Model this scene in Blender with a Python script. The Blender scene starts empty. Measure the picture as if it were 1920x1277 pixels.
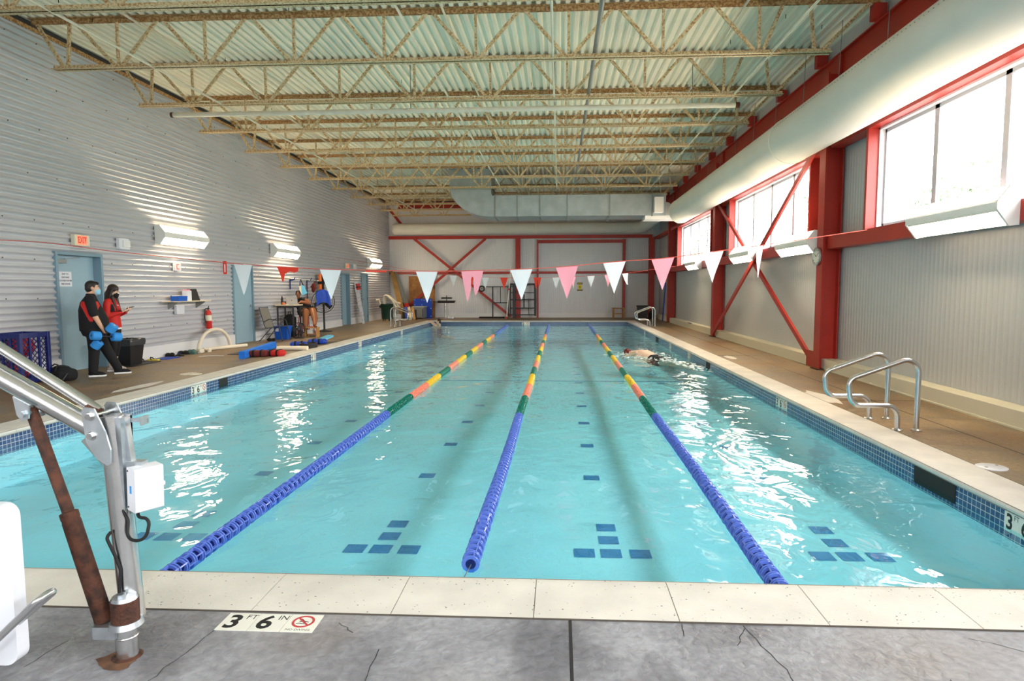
import bpy, bmesh, math, random
from mathutils import Vector, Matrix, Euler
random.seed(7)
SC = bpy.context.scene
COL = SC.collection
PI = math.pi

# ------------------------------------------------------------------ camera
cd = bpy.data.cameras.new('camera'); cam = bpy.data.objects.new('camera', cd); COL.objects.link(cam)
F_, CX_, CY_ = 1190.0, 985.0, 640.0
fy = Vector((1049 - CX_, 541 - CY_, F_)).normalized()          # pool axis seen by the lens
dn = Vector((1022 - CX_, 15090 - CY_, F_)).normalized()        # plumb line
dn = (dn - fy * dn.dot(fy)).normalized()
rx = dn.cross(fy)
Rw = Matrix((rx, fy, -dn))
cright, cdown, cfwd = Rw @ Vector((1, 0, 0)), Rw @ Vector((0, 1, 0)), Rw @ Vector((0, 0, 1))
m3 = Matrix((cright, -cdown, -cfwd)).transposed()
cam.matrix_world = Matrix.Translation((0, 0, 1.5)) @ m3.to_4x4()
cd.sensor_fit = 'HORIZONTAL'; cd.sensor_width = 36.0; cd.lens = F_ / 1920 * 36
cd.shift_x = -25 / 1920; cd.shift_y = 1.5 / 1920
cd.clip_start = 0.05; cd.clip_end = 300
SC.camera = cam

# ------------------------------------------------------------------ sky and exposure
W = bpy.data.worlds.new('sky'); SC.world = W; W.use_nodes = True
wn, wl = W.node_tree.nodes, W.node_tree.links
bg = wn['Background']
tc = wn.new('ShaderNodeTexCoord'); sx = wn.new('ShaderNodeSeparateXYZ'); wr = wn.new('ShaderNodeValToRGB')
wl.new(tc.outputs['Generated'], sx.inputs[0]); wl.new(sx.outputs['Z'], wr.inputs[0])
wr.color_ramp.elements[0].position = 0.0; wr.color_ramp.elements[0].color = (0.40, 0.40, 0.38, 1)
wr.color_ramp.elements[1].position = 0.12; wr.color_ramp.elements[1].color = (1.0, 0.98, 0.965, 1)
wl.new(wr.outputs[0], bg.inputs['Color'])
bg.inputs['Strength'].default_value = SKY_STRENGTH = 9.0
LAMP = 22.0            # radiance of the wall lamps' lenses
SC.view_settings.view_transform = 'Standard'; SC.view_settings.look = 'None'
SC.view_settings.exposure = 1.22; SC.view_settings.gamma = 1.0
SC.view_settings.use_curve_mapping = False
cy = SC.cycles
cy.use_denoising = True
cy.max_bounces = 9; cy.diffuse_bounces = 6; cy.glossy_bounces = 4; cy.transmission_bounces = 4; cy.transparent_max_bounces = 12
cy.caustics_reflective = False; cy.caustics_refractive = False
cy.sample_clamp_indirect = 8.0
# daylight portals in the window openings (they only steer the sampling of the sky)
WINS = [(4.9, 10.42), (12.78, 18.55), (20.85, 26.5), (-3.1, 2.4)]
WZ0, WZ1 = 2.42, 3.98
for k, (a, b) in enumerate(WINS):
    ld = bpy.data.lights.new('window_daylight', 'AREA'); ld.shape = 'RECTANGLE'; ld.size = WZ1 - WZ0; ld.size_y = b - a
    ld.cycles.is_portal = True
    lo = bpy.data.objects.new('window_daylight', ld); COL.objects.link(lo)
    lo.location = (5.42, (a + b) / 2, (WZ0 + WZ1) / 2); lo.rotation_euler = (0, PI / 2, 0)

FILL_WINS = [(-7.6, -4.6), (-2.6, 0.4), (1.8, 4.4)]      # unseen windows added behind the camera for frontal fill light
FZ0, FZ1 = 2.5, 4.3
for a, b in FILL_WINS:
    ld = bpy.data.lights.new('window_daylight', 'AREA'); ld.shape = 'RECTANGLE'; ld.size = b - a; ld.size_y = FZ1 - FZ0
    ld.cycles.is_portal = True
    lo = bpy.data.objects.new('window_daylight', ld); COL.objects.link(lo)
    lo.location = ((a + b) / 2, -3.78, (FZ0 + FZ1) / 2); lo.rotation_euler = (PI / 2, 0, 0)

# ------------------------------------------------------------------ materials
def S(r, g, b, a=1.0):
    f = lambda c: (c / 255 / 12.92) if c / 255 <= 0.04045 else ((c / 255 + 0.055) / 1.055) ** 2.4
    return (f(r), f(g), f(b), a)
MATS = {}
def mat(name, col, rough=0.5, metal=0.0, var=0.0, vscale=6.0, bump=0.0, bscale=40.0, spec=None, col2=None, thr=None, emit=None, estr=0.0, alpha=None):
    if name in MATS: return MATS[name]
    m = bpy.data.materials.new(name); m.use_nodes = True; MATS[name] = m
    n, l = m.node_tree.nodes, m.node_tree.links
    p = n['Principled BSDF']
    p.inputs['Base Color'].default_value = col; p.inputs['Roughness'].default_value = rough; p.inputs['Metallic'].default_value = metal
    if spec is not None: p.inputs['Specular IOR Level'].default_value = spec
    if var > 0 or col2 is not None or bump > 0:
        tc = n.new('ShaderNodeTexCoord')
    if var > 0 or col2 is not None:
        nz = n.new('ShaderNodeTexNoise'); nz.inputs['Scale'].default_value = vscale; nz.inputs['Detail'].default_value = 6
        l.new(tc.outputs['Object'], nz.inputs['Vector'])
        rp = n.new('ShaderNodeValToRGB'); l.new(nz.outputs['Fac'], rp.inputs[0]); l.new(rp.outputs[0], p.inputs['Base Color'])
        if col2 is None:
            col2 = tuple(c * (1 - var) for c in col[:3]) + (1,)
            col1 = tuple(min(1, c * (1 + var * 0.5)) for c in col[:3]) + (1,)
        else: col1 = col
        a, b = thr or (0.35, 0.65)
        rp.color_ramp.elements[0].position = a; rp.color_ramp.elements[0].color = col2
        rp.color_ramp.elements[1].position = b; rp.color_ramp.elements[1].color = col1
    if bump > 0:
        nb = n.new('ShaderNodeTexNoise'); nb.inputs['Scale'].default_value = bscale; nb.inputs['Detail'].default_value = 4
        l.new(tc.outputs['Object'], nb.inputs['Vector'])
        bp = n.new('ShaderNodeBump'); bp.inputs['Strength'].default_value = bump; bp.inputs['Distance'].default_value = 0.02
        l.new(nb.outputs['Fac'], bp.inputs['Height']); l.new(bp.outputs[0], p.inputs['Normal'])
    if emit is not None:
        p.inputs['Emission Color'].default_value = emit; p.inputs['Emission Strength'].default_value = estr
    return m

# concrete: stamped, with brown stains
def concrete(name, base, dark, stain, stain_amt, sc=1.0):
    m = bpy.data.materials.new(name); m.use_nodes = True; MATS[name] = m
    n, l = m.node_tree.nodes, m.node_tree.links; p = n['Principled BSDF']; p.inputs['Roughness'].default_value = 0.55
    tc = n.new('ShaderNodeTexCoord')
    def noise(s, d, dist=0.0):
        z = n.new('ShaderNodeTexNoise'); z.inputs['Scale'].default_value = s; z.inputs['Detail'].default_value = d; z.inputs['Distortion'].default_value = dist
        l.new(tc.outputs['Object'], z.inputs['Vector']); return z
    def ramp(src, a, b, c0, c1):
        r = n.new('ShaderNodeValToRGB'); l.new(src, r.inputs[0]); r.color_ramp.elements[0].position = a; r.color_ramp.elements[1].position = b
        r.color_ramp.elements[0].color = c0; r.color_ramp.elements[1].color = c1; return r
    n1 = noise(2.2 * sc, 9, 0.6); r1 = ramp(n1.outputs['Fac'], 0.33, 0.68, dark, base)
    n2 = noise(0.9 * sc, 6, 0.3); r2 = ramp(n2.outputs['Fac'], 0.5, 0.72, (0, 0, 0, 1), (stain_amt,) * 3 + (1,))
    mx = n.new('ShaderNodeMix'); mx.data_type = 'RGBA'; l.new(r2.outputs[0], mx.inputs['Factor']); l.new(r1.outputs[0], mx.inputs['A']); mx.inputs['B'].default_value = stain
    n3 = noise(26, 8, 0.4); r3 = ramp(n3.outputs['Fac'], 0.3, 0.7, (0.78,) * 3 + (1,), (1.12,) * 3 + (1,))
    mm = n.new('ShaderNodeMix'); mm.data_type = 'RGBA'; mm.blend_type = 'MULTIPLY'; mm.inputs['Factor'].default_value = 1
    l.new(mx.outputs['Result'], mm.inputs['A']); l.new(r3.outputs[0], mm.inputs['B']); l.new(mm.outputs['Result'], p.inputs['Base Color'])
    nb = noise(20, 12, 0.5); rr = ramp(nb.outputs['Fac'], 0.3, 0.7, (0, 0, 0, 1), (1, 1, 1, 1))
    bp = n.new('ShaderNodeBump'); bp.inputs['Strength'].default_value = 0.45; bp.inputs['Distance'].default_value = 0.010
    l.new(rr.outputs[0], bp.inputs['Height']); l.new(bp.outputs[0], p.inputs['Normal'])
    rg = ramp(n1.outputs['Fac'], 0.3, 0.7, (0.35,) * 3 + (1,), (0.65,) * 3 + (1,)); l.new(rg.outputs[0], p.inputs['Roughness'])
    return m
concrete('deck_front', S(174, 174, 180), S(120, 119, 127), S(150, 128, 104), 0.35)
concrete('deck_side', S(162, 138, 106), S(106, 90, 70), S(124, 86, 48), 0.75, 0.8)  # brown from stains and lamp warmth in the colour; front slab holds daylight grey
mat('coping', S(228, 222, 214), 0.6, var=0.10, vscale=3, bump=0.15, bscale=60)
mat('joint', S(150, 142, 132), 0.9)
mat('dark_joint', S(40, 38, 38), 0.9)
mat('pit', S(86, 78, 70), 0.9)
mat('plaster', S(216, 240, 248), 0.6, var=0.06, vscale=1.5)
mat('mark_tile', S(64, 140, 200), 0.35, var=0.15)

def pennant_mat(name, col):
    m = bpy.data.materials.new(name); m.use_nodes = True; MATS[name] = m
    n, l = m.node_tree.nodes, m.node_tree.links; p = n['Principled BSDF']; p.inputs['Base Color'].default_value = col; p.inputs['Roughness'].default_value = 0.5
    t = n.new('ShaderNodeBsdfTranslucent'); t.inputs['Color'].default_value = col; x = n.new('ShaderNodeMixShader'); x.inputs[0].default_value = 0.45
    l.new(p.outputs[0], x.inputs[1]); l.new(t.outputs[0], x.inputs[2]); l.new(x.outputs[0], n['Material Output'].inputs['Surface'])
pennant_mat('pen_white', S(246, 248, 252)); pennant_mat('pen_pink', S(252, 190, 206)); pennant_mat('pen_red', S(244, 78, 54))
def tile_mat(name, c1, c2, grout):
    m = bpy.data.materials.new(name); m.use_nodes = True; MATS[name] = m
    n, l = m.node_tree.nodes, m.node_tree.links; p = n['Principled BSDF']; p.inputs['Roughness'].default_value = 0.18
    g = n.new('ShaderNodeNewGeometry'); s = n.new('ShaderNodeSeparateXYZ'); l.new(g.outputs['Position'], s.inputs[0])
    a = n.new('ShaderNodeMath'); a.operation = 'ADD'; l.new(s.outputs['X'], a.inputs[0]); l.new(s.outputs['Y'], a.inputs[1])
    c = n.new('ShaderNodeCombineXYZ'); l.new(a.outputs[0], c.inputs[0]); l.new(s.outputs['Z'], c.inputs[1])
    b = n.new('ShaderNodeTexBrick'); b.offset = 0.0; b.inputs['Scale'].default_value = 1.0
    b.inputs['Brick Width'].default_value = 0.052; b.inputs['Row Height'].default_value = 0.048; b.inputs['Mortar Size'].default_value = 0.0028
    b.inputs['Color1'].default_value = c1; b.inputs['Color2'].default_value = c2; b.inputs['Mortar'].default_value = grout
    l.new(c.outputs[0], b.inputs['Vector']); l.new(b.outputs['Color'], p.inputs['Base Color'])
    return m
tile_mat('tile_blue', S(26, 64, 116), S(46, 86, 136), S(196, 204, 210))

# water: clear, tinted, rippled
def front_only(n, l, fr):
    g = n.new('ShaderNodeNewGeometry'); i = n.new('ShaderNodeMath'); i.operation = 'SUBTRACT'; i.inputs[0].default_value = 1.0; l.new(g.outputs['Backfacing'], i.inputs[1])
    m = n.new('ShaderNodeMath'); m.operation = 'MULTIPLY'; l.new(fr.outputs[0], m.inputs[0]); l.new(i.outputs[0], m.inputs[1]); return m
def water_mat():
    m = bpy.data.materials.new('water'); m.use_nodes = True; MATS['water'] = m
    n, l = m.node_tree.nodes, m.node_tree.links; n.remove(n['Principled BSDF'])
    out = n['Material Output']
    tc = n.new('ShaderNodeTexCoord'); mp = n.new('ShaderNodeMapping'); mp.inputs['Scale'].default_value = (1.0, 0.8, 1.0); l.new(tc.outputs['Object'], mp.inputs[0])
    n1 = n.new('ShaderNodeTexNoise'); n1.inputs['Scale'].default_value = 1.5; n1.inputs['Detail'].default_value = 2.0; n1.inputs['Distortion'].default_value = 0.6
    n2 = n.new('ShaderNodeTexNoise'); n2.inputs['Scale'].default_value = 4.5; n2.inputs['Detail'].default_value = 2.0; n2.inputs['Distortion'].default_value = 0.8
    for q in (n1, n2): l.new(mp.outputs[0], q.inputs['Vector'])
    b1 = n.new('ShaderNodeBump'); b1.inputs['Strength'].default_value = 0.42; b1.inputs['Distance'].default_value = 0.10; l.new(n1.outputs['Fac'], b1.inputs['Height'])
    b2 = n.new('ShaderNodeBump'); b2.inputs['Strength'].default_value = 0.22; b2.inputs['Distance'].default_value = 0.05; l.new(n2.outputs['Fac'], b2.inputs['Height']); l.new(b1.outputs[0], b2.inputs['Normal'])
    fr0 = n.new('ShaderNodeFresnel'); fr0.inputs['IOR'].default_value = 1.33; l.new(b2.outputs[0], fr0.inputs['Normal']); fr = front_only(n, l, fr0)
    tr = n.new('ShaderNodeBsdfTransparent'); tr.inputs['Color'].default_value = (0.57, 0.912, 0.965, 1)
    gl = n.new('ShaderNodeBsdfGlossy'); gl.inputs['Roughness'].default_value = 0.02; gl.inputs['Color'].default_value = (1, 1, 1, 1); l.new(b2.outputs[0], gl.inputs['Normal'])
    mx = n.new('ShaderNodeMixShader'); l.new(fr.outputs[0], mx.inputs[0]); l.new(tr.outputs[0], mx.inputs[1]); l.new(gl.outputs[0], mx.inputs[2]); l.new(mx.outputs[0], out.inputs['Surface'])
water_mat()
def glass_mat():
    m = bpy.data.materials.new('glass'); m.use_nodes = True; MATS['glass'] = m
    n, l = m.node_tree.nodes, m.node_tree.links; n.remove(n['Principled BSDF']); out = n['Material Output']
    tr = n.new('ShaderNodeBsdfTransparent'); tr.inputs['Color'].default_value = (0.95, 0.97, 0.98, 1)
    gl = n.new('ShaderNodeBsdfGlossy'); gl.inputs['Roughness'].default_value = 0.02
    fr0 = n.new('ShaderNodeFresnel'); fr0.inputs['IOR'].default_value = 1.45; fr = front_only(n, l, fr0)
    mx = n.new('ShaderNodeMixShader'); l.new(fr.outputs[0], mx.inputs[0]); l.new(tr.outputs[0], mx.inputs[1]); l.new(gl.outputs[0], mx.inputs[2]); l.new(mx.outputs[0], out.inputs['Surface'])
glass_mat()

mat('corrugated', S(206, 207, 214), 0.36, 0.22, var=0.06, vscale=0.6)
mat('screw', S(60, 60, 64), 0.5, 0.6)
mat('wall_panel_back', S(222, 224, 230), 0.4, var=0.04, vscale=0.5)
mat('wall_panel', S(188, 190, 193), 0.45, var=0.04, vscale=0.5)
mat('wall_plain', S(212, 212, 210), 0.6)
mat('deck_steel', S(246, 240, 222), 0.5, var=0.07, vscale=0.7)
mat('joist', S(222, 204, 164), 0.55, col2=S(166, 122, 74), vscale=34, thr=(0.34, 0.56))
mat('joist_rust', S(200, 168, 120), 0.6, col2=S(150, 106, 62), vscale=30, thr=(0.42, 0.60))
mat('pipe_cream', S(226, 222, 206), 0.5, var=0.08)
mat('red_steel', S(172, 42, 30), 0.42, var=0.10, vscale=2.0)
mat('fabric_duct', S(216, 216, 210), 0.75, var=0.04, vscale=1.2)
mat('duct_seam', S(236, 234, 220), 0.7)
mat('galvanized', S(172, 182, 184), 0.38, 0.7, var=0.12, vscale=3)
mat('white_metal', S(238, 238, 236), 0.35)
mat('white_paint', S(232, 233, 236), 0.45)
mat('cream', S(226, 220, 198), 0.5)
mat('door_blue', S(150, 180, 196), 0.45)
mat('frame_blue', S(124, 152, 168), 0.45)
mat('alu', S(172, 174, 180), 0.5)
mat('lens', (1, 0.93, 0.80, 1), 0.4, emit=(1.0, 0.77, 0.48, 1), estr=LAMP)
mat('steel', S(208, 208, 208), 0.27, 1.0, var=0.08, vscale=9, bump=0.03, bscale=60)
mat('zinc', S(196, 202, 208), 0.36, 0.9, var=0.2, vscale=10)
mat('rust', S(96, 56, 40), 0.8, col2=S(52, 34, 28), vscale=22, thr=(0.35, 0.62), bump=0.4, bscale=90)
mat('rust_light', S(136, 96, 70), 0.85, col2=S(92, 66, 50), vscale=14)
mat('white_plastic', S(226, 228, 236), 0.35)
mat('black_plastic', S(24, 24, 27), 0.4)
mat('black_rubber', S(20, 20, 22), 0.65)
mat('black_cloth', S(16, 16, 20), 0.85)
mat('charcoal', S(58, 58, 62), 0.6)
mat('grey_cloth', S(128, 124, 116), 0.8)
mat('red_cloth', S(206, 34, 28), 0.7)
mat('red_plastic', S(206, 40, 32), 0.4)
mat('dark_red', S(110, 34, 30), 0.8)
mat('orange', S(244, 120, 40), 0.5)
mat('blue_plastic', S(18, 92, 200), 0.4)
mat('deep_blue', S(12, 28, 98), 0.4)
mat('mat_blue', S(12, 66, 184), 0.55)
mat('foam_blue', S(52, 148, 228), 0.75, bump=0.1, bscale=120)
mat('foam_kick', S(24, 122, 232), 0.7, bump=0.1, bscale=120)
mat('sky_cloth', S(104, 190, 230), 0.8)
mat('foam_white', S(240, 228, 208), 0.7)
mat('green_plastic', S(14, 56, 40), 0.45)
mat('wood', S(190, 140, 82), 0.55, var=0.25, vscale=9)
mat('plywood', S(178, 122, 56), 0.6, col2=S(132, 82, 34), vscale=3.0)
mat('plank', S(170, 132, 70), 0.6, var=0.25, vscale=4)
mat('grey_steel', S(140, 142, 140), 0.45, 0.4)
mat('dark_frame', S(40, 44, 52), 0.45)
mat('skin_light', S(224, 172, 140), 0.5)
mat('skin_pale', S(232, 196, 172), 0.5)
mat('skin_brown', S(150, 92, 56), 0.5)
mat('hair_black', S(24, 17, 15), 0.55)
mat('hair_brown', S(44, 26, 20), 0.5)
mat('eye_white', S(235, 235, 235), 0.3)
mat('mask_blue', S(150, 206, 230), 0.8)
mat('shoe_beige', S(190, 182, 176), 0.7)
mat('sole', S(238, 238, 240), 0.6)
mat('sign_red', S(238, 96, 76), 0.5)
mat('exit_face', S(244, 130, 104), 0.5, emit=(1.0, 0.22, 0.12, 1), estr=0.35)
mat('ink', S(22, 22, 26), 0.6)
mat('ink_blue', S(60, 66, 96), 0.6)
mat('warn_yellow', S(240, 214, 30), 0.5)
mat('marker_tile', S(240, 238, 228), 0.35)
mat('no_red', S(196, 62, 70), 0.4)
mat('rope', S(214, 92, 76), 0.7)
mat('cable', S(120, 120, 124), 0.4, 0.6)
mat('float_light', S(98, 126, 216), 0.25)
mat('float_dark', S(8, 18, 90), 0.2)
mat('float_green', S(14, 122, 104), 0.35)
mat('float_pink', S(250, 152, 128), 0.4)
mat('float_yellow', S(246, 208, 60), 0.4)
mat('clear_bag', S(60, 60, 62), 0.25)
mat('clock_face', S(214, 216, 206), 0.4)
mat('laptop', S(206, 206, 210), 0.35, 0.3)
mat('cardboard', S(222, 206, 176), 0.7)
mat('green_cloth', S(90, 130, 124), 0.8)

# ------------------------------------------------------------------ mesh helpers
OM = {}     # world matrix of every thing / part
class MB:
    def __init__(s): s.bm = bmesh.new(); s.mi = 0; s.M = Matrix.Identity(4)
    def _v(s, p): return s.bm.verts.new(s.M @ Vector(p))
    def face(s, vs):
        try: f = s.bm.faces.new(vs); f.material_index = s.mi; return f
        except ValueError: return None
    def poly(s, pts): return s.face([s._v(p) for p in pts])
    def hexa(s, b, t):
        vb = [s._v(p) for p in b]; vt = [s._v(p) for p in t]; n = len(vb)
        s.face(vb[::-1]); s.face(vt)
        for i in range(n): s.face([vb[i], vb[(i + 1) % n], vt[(i + 1) % n], vt[i]])
        return s
    def box(s, x0, x1, y0, y1, z0, z1):
        return s.hexa([(x0, y0, z0), (x1, y0, z0), (x1, y1, z0), (x0, y1, z0)], [(x0, y0, z1), (x1, y0, z1), (x1, y1, z1), (x0, y1, z1)])
    def rbox(s, x0, x1, y0, y1, z0, z1, r=0.02, axis='z', seg=4):
        pr = []
        A = {'z': (x0, x1, y0, y1), 'y': (x0, x1, z0, z1), 'x': (y0, y1, z0, z1)}[axis]
        a0, a1, b0, b1 = A; r = min(r, (a1 - a0) / 2, (b1 - b0) / 2)
        for cxx, cyy, st in ((a1 - r, b1 - r, 0), (a0 + r, b1 - r, 1), (a0 + r, b0 + r, 2), (a1 - r, b0 + r, 3)):
            for k in range(seg + 1):
                t = (st + k / seg) * PI / 2; pr.append((cxx + r * math.cos(t), cyy + r * math.sin(t)))
        g = {'z': lambda p, w: (p[0], p[1], (z0, z1)[w]), 'y': lambda p, w: (p[0], (y1, y0)[w], p[1]), 'x': lambda p, w: ((x0, x1)[w], p[0], p[1])}[axis]
        return s.hexa([g(p, 0) for p in pr], [g(p, 1) for p in pr])
    def bar(s, p0, p1, w, h, up=(0, 0, 1)):
        p0, p1 = Vector(p0), Vector(p1); d = (p1 - p0).normalized(); u = Vector(up)
        if abs(d.dot(u)) > 0.98: u = Vector((1, 0, 0))
        r = d.cross(u).normalized(); u = r.cross(d)
        f = lambda p: [p + r * (i * w / 2) + u * (j * h / 2) for i, j in ((-1, -1), (1, -1), (1, 1), (-1, 1))]
        return s.hexa(f(p0), f(p1))
    def ring(s, c, d, r, n, u=None, ry=None):
        d = Vector(d).normalized()
        if u is None: u = Vector((0, 0, 1)) if abs(d.z) < 0.9 else Vector((1, 0, 0))
        a = d.cross(u).normalized(); b = a.cross(d).normalized()
        ry = r if ry is None else ry
        return [s._v(Vector(c) + a * (r * math.cos(2 * PI * k / n)) + b * (ry * math.sin(2 * PI * k / n))) for k in range(n)]
    def skin(s, rings, cap=True, closed=False):
        n = len(rings[0]); m = len(rings)
        for i in range(m if closed else m - 1):
            A, B = rings[i], rings[(i + 1) % m]
            for k in range(n): s.face([A[k], A[(k + 1) % n], B[(k + 1) % n], B[k]])
        if cap and not closed: s.face(rings[0][::-1]); s.face(rings[-1])
        return s
    def cyl(s, p0, p1, r0, r1=None, n=16, cap=True):
        r1 = r0 if r1 is None else r1; d = Vector(p1) - Vector(p0)
        return s.skin([s.ring(p0, d, r0, n), s.ring(p1, d, r1, n)], cap)
    def tube(s, pts, r, n=10, closed=False, cap=True):
        pts = [Vector(p) for p in pts]; m = len(pts); rs = []
        rad = r if isinstance(r, (list, tuple)) else [r] * m
        u = None
        for i in range(m):
            if closed: d = (pts[(i + 1) % m] - pts[i - 1]).normalized()
            else: d = (pts[min(i + 1, m - 1)] - pts[max(i - 1, 0)]).normalized()
            if u is None: u = Vector((0, 0, 1)) if abs(d.z) < 0.9 else Vector((1, 0, 0))
            a = d.cross(u)
            if a.length < 1e-4: a = d.orthogonal()
            a.normalize(); u = a.cross(d).normalized()
            rs.append([s._v(pts[i] + a * (rad[i] * math.cos(2 * PI * k / n)) + u * (rad[i] * math.sin(2 * PI * k / n))) for k in range(n)])
        return s.skin(rs, cap, closed)
    def lathe(s, prof, n=24, c=(0, 0, 0), axis=(0, 0, 1), cap=True):
        ax = Vector(axis).normalized(); c = Vector(c)
        return s.skin([s.ring(c + ax * z, ax, max(r, 1e-4), n) for r, z in prof], cap)
    def ball(s, c, r, n=12, m=8, rot=None):
        rr = r if isinstance(r, (tuple, list)) else (r, r, r); c = Vector(c); R = rot or Matrix.Identity(3)
        rings = []
        for i in range(1, m):
            t = PI * i / m
            rings.append([s._v(c + R @ Vector((rr[0] * math.sin(t) * math.cos(2 * PI * k / n), rr[1] * math.sin(t) * math.sin(2 * PI * k / n), -rr[2] * math.cos(t)))) for k in range(n)])
        s.skin(rings, False)
        b = s._v(c + R @ Vector((0, 0, -rr[2]))); t = s._v(c + R @ Vector((0, 0, rr[2])))
        for k in range(n):
            s.face([b, rings[0][(k + 1) % n], rings[0][k]]); s.face([t, rings[-1][k], rings[-1][(k + 1) % n]])
        return s
    def caps(s, p0, p1, r0, r1, n=12):
        s.ball(p0, r0, n); s.ball(p1, r1, n); return s.cyl(p0, p1, r0, r1, n)
    def ext(s, pts2, fr, d):
        """extrude a 2-D outline; fr maps (a, b, depth) to a point"""
        return s.hexa([fr(a, b, 0) for a, b in pts2], [fr(a, b, d) for a, b in pts2])
    def torus(s, c, axis, R, r, n=28, m=8, a0=0, a1=2 * PI):
        ax = Vector(axis).normalized(); u = Vector((0, 0, 1)) if abs(ax.z) < 0.9 else Vector((1, 0, 0)); a = ax.cross(u).normalized(); b = ax.cross(a)
        full = abs(a1 - a0 - 2 * PI) < 1e-6; k = n if full else n + 1
        return s.tube([Vector(c) + a * (R * math.cos(a0 + (a1 - a0) * i / n)) + b * (R * math.sin(a0 + (a1 - a0) * i / n)) for i in range(k)], r, m, closed=full)
    def mesh(s, name):
        bmesh.ops.recalc_face_normals(s.bm, faces=s.bm.faces)
        me = bpy.data.meshes.new(name); s.bm.to_mesh(me); s.bm.free(); return me
def smooth(me, ang=40):
    for p in me.polygons: p.use_smooth = True
    try: me.set_sharp_from_angle(angle=math.radians(ang))
    except Exception: pass
def put(me, name, mats, parent=None, sm=True, ang=40):
    for m in (mats if isinstance(mats, (list, tuple)) else [mats]): me.materials.append(MATS[m] if isinstance(m, str) else m)
    if sm: smooth(me, ang)
    o = bpy.data.objects.new(name, me); COL.objects.link(o)
    if parent is not None: o.parent = parent
    return o
def obj(mb, name, mats, parent=None, world=False, sm=True, ang=40):
    """link the collected shapes as one mesh object; world=True: the shapes were given in room coordinates"""
    if parent is not None and world:
        iv = OM[parent.name].inverted(); bmesh.ops.transform(mb.bm, matrix=iv, verts=mb.bm.verts)
    o = put(mb.mesh(name), name, mats, parent, sm, ang)
    OM[o.name] = OM[parent.name].copy() if parent is not None else Matrix.Identity(4)
    return o
def tag(o, label=None, cat=None, group=None, kind=None):
    if label: o['label'] = label
    if cat: o['category'] = cat
    if group: o['group'] = group
    if kind: o['kind'] = kind
    return o
def thing(name, label, cat, loc=(0, 0, 0), rz=0.0, group=None):
    o = bpy.data.objects.new(name, None); COL.objects.link(o); o.empty_display_size = 0.1
    o.location = loc; o.rotation_euler = (0, 0, rz)
    OM[o.name] = Matrix.Translation(loc) @ Matrix.Rotation(rz, 4, 'Z')
    return tag(o, label, cat, group)
def struct(mb, name, mats, parent=None, sm=True, label=None):
    o = obj(mb, name, mats, parent, False, sm)
    if parent is None: o['kind'] = 'structure'
    if label: o['label'] = label; 
    return o
def dup(root, loc=None, rz=None, label=None, group=None):
    r = root.copy(); COL.objects.link(r)
    if loc is not None: r.location = loc
    if rz is not None: r.rotation_euler = (0, 0, rz)
    OM[r.name] = Matrix.Translation(r.location) @ Matrix.Rotation(r.rotation_euler.z, 4, 'Z')
    if label: r['label'] = label
    if group: r['group'] = group
    for ch in list(root.children):
        c = ch.copy(); COL.objects.link(c); c.parent = r
        for g in list(ch.children):
            d = g.copy(); COL.objects.link(d); d.parent = c
    return r
def inst(o, parent, loc=None, rot=None):
    c = o.copy(); COL.objects.link(c); c.parent = parent
    if loc is not None: c.location = loc
    if rot is not None: c.rotation_euler = rot
    OM[c.name] = OM[parent.name].copy(); return c
def lettering(text, size, fr, parent, m='ink', world=True, bold=0.0, name='lettering', align='CENTER'):
    """writing built as thin mesh; fr maps (x, y, depth) of the text plane to a point"""
    cu = bpy.data.curves.new('t', 'FONT'); cu.body = text; cu.size = size; cu.align_x = align; cu.align_y = 'CENTER'; cu.offset = bold; cu.resolution_u = 3
    to = bpy.data.objects.new('t', cu); COL.objects.link(to)
    dg = bpy.context.evaluated_depsgraph_get(); me = bpy.data.meshes.new_from_object(to.evaluated_get(dg))
    bpy.data.objects.remove(to); bpy.data.curves.remove(cu)
    iv = OM[parent.name].inverted() if world else Matrix.Identity(4)
    for v in me.vertices: v.co = iv @ Vector(fr(v.co.x, v.co.y, v.co.z))
    o = put(me, name, m, parent, sm=False); OM[o.name] = OM[parent.name].copy()
    return o
def blob(mb, name, mats, parent, voxel=0.01, it=4, world=False, sf=0.5):
    """merge overlapping closed shapes into one continuous skin"""
    if world:
        iv = OM[parent.name].inverted(); bmesh.ops.transform(mb.bm, matrix=iv, verts=mb.bm.verts)
    me = mb.mesh(name); t = bpy.data.objects.new('t', me); COL.objects.link(t)
    r = t.modifiers.new('r', 'REMESH'); r.mode = 'VOXEL'; r.voxel_size = voxel
    if it: q = t.modifiers.new('s', 'SMOOTH'); q.iterations = it; q.factor = sf
    dg = bpy.context.evaluated_depsgraph_get(); m2 = bpy.data.meshes.new_from_object(t.evaluated_get(dg)); m2.name = name
    bpy.data.objects.remove(t); bpy.data.meshes.remove(me)
    o = put(m2, name, mats, parent); OM[o.name] = OM[parent.name].copy()
    for p in m2.polygons: p.use_smooth = True
    return o
def arc(c, r, a0, a1, n, f):
    return [f(c[0] + r * math.cos(a0 + (a1 - a0) * k / n), c[1] + r * math.sin(a0 + (a1 - a0) * k / n)) for k in range(n + 1)]
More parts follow.
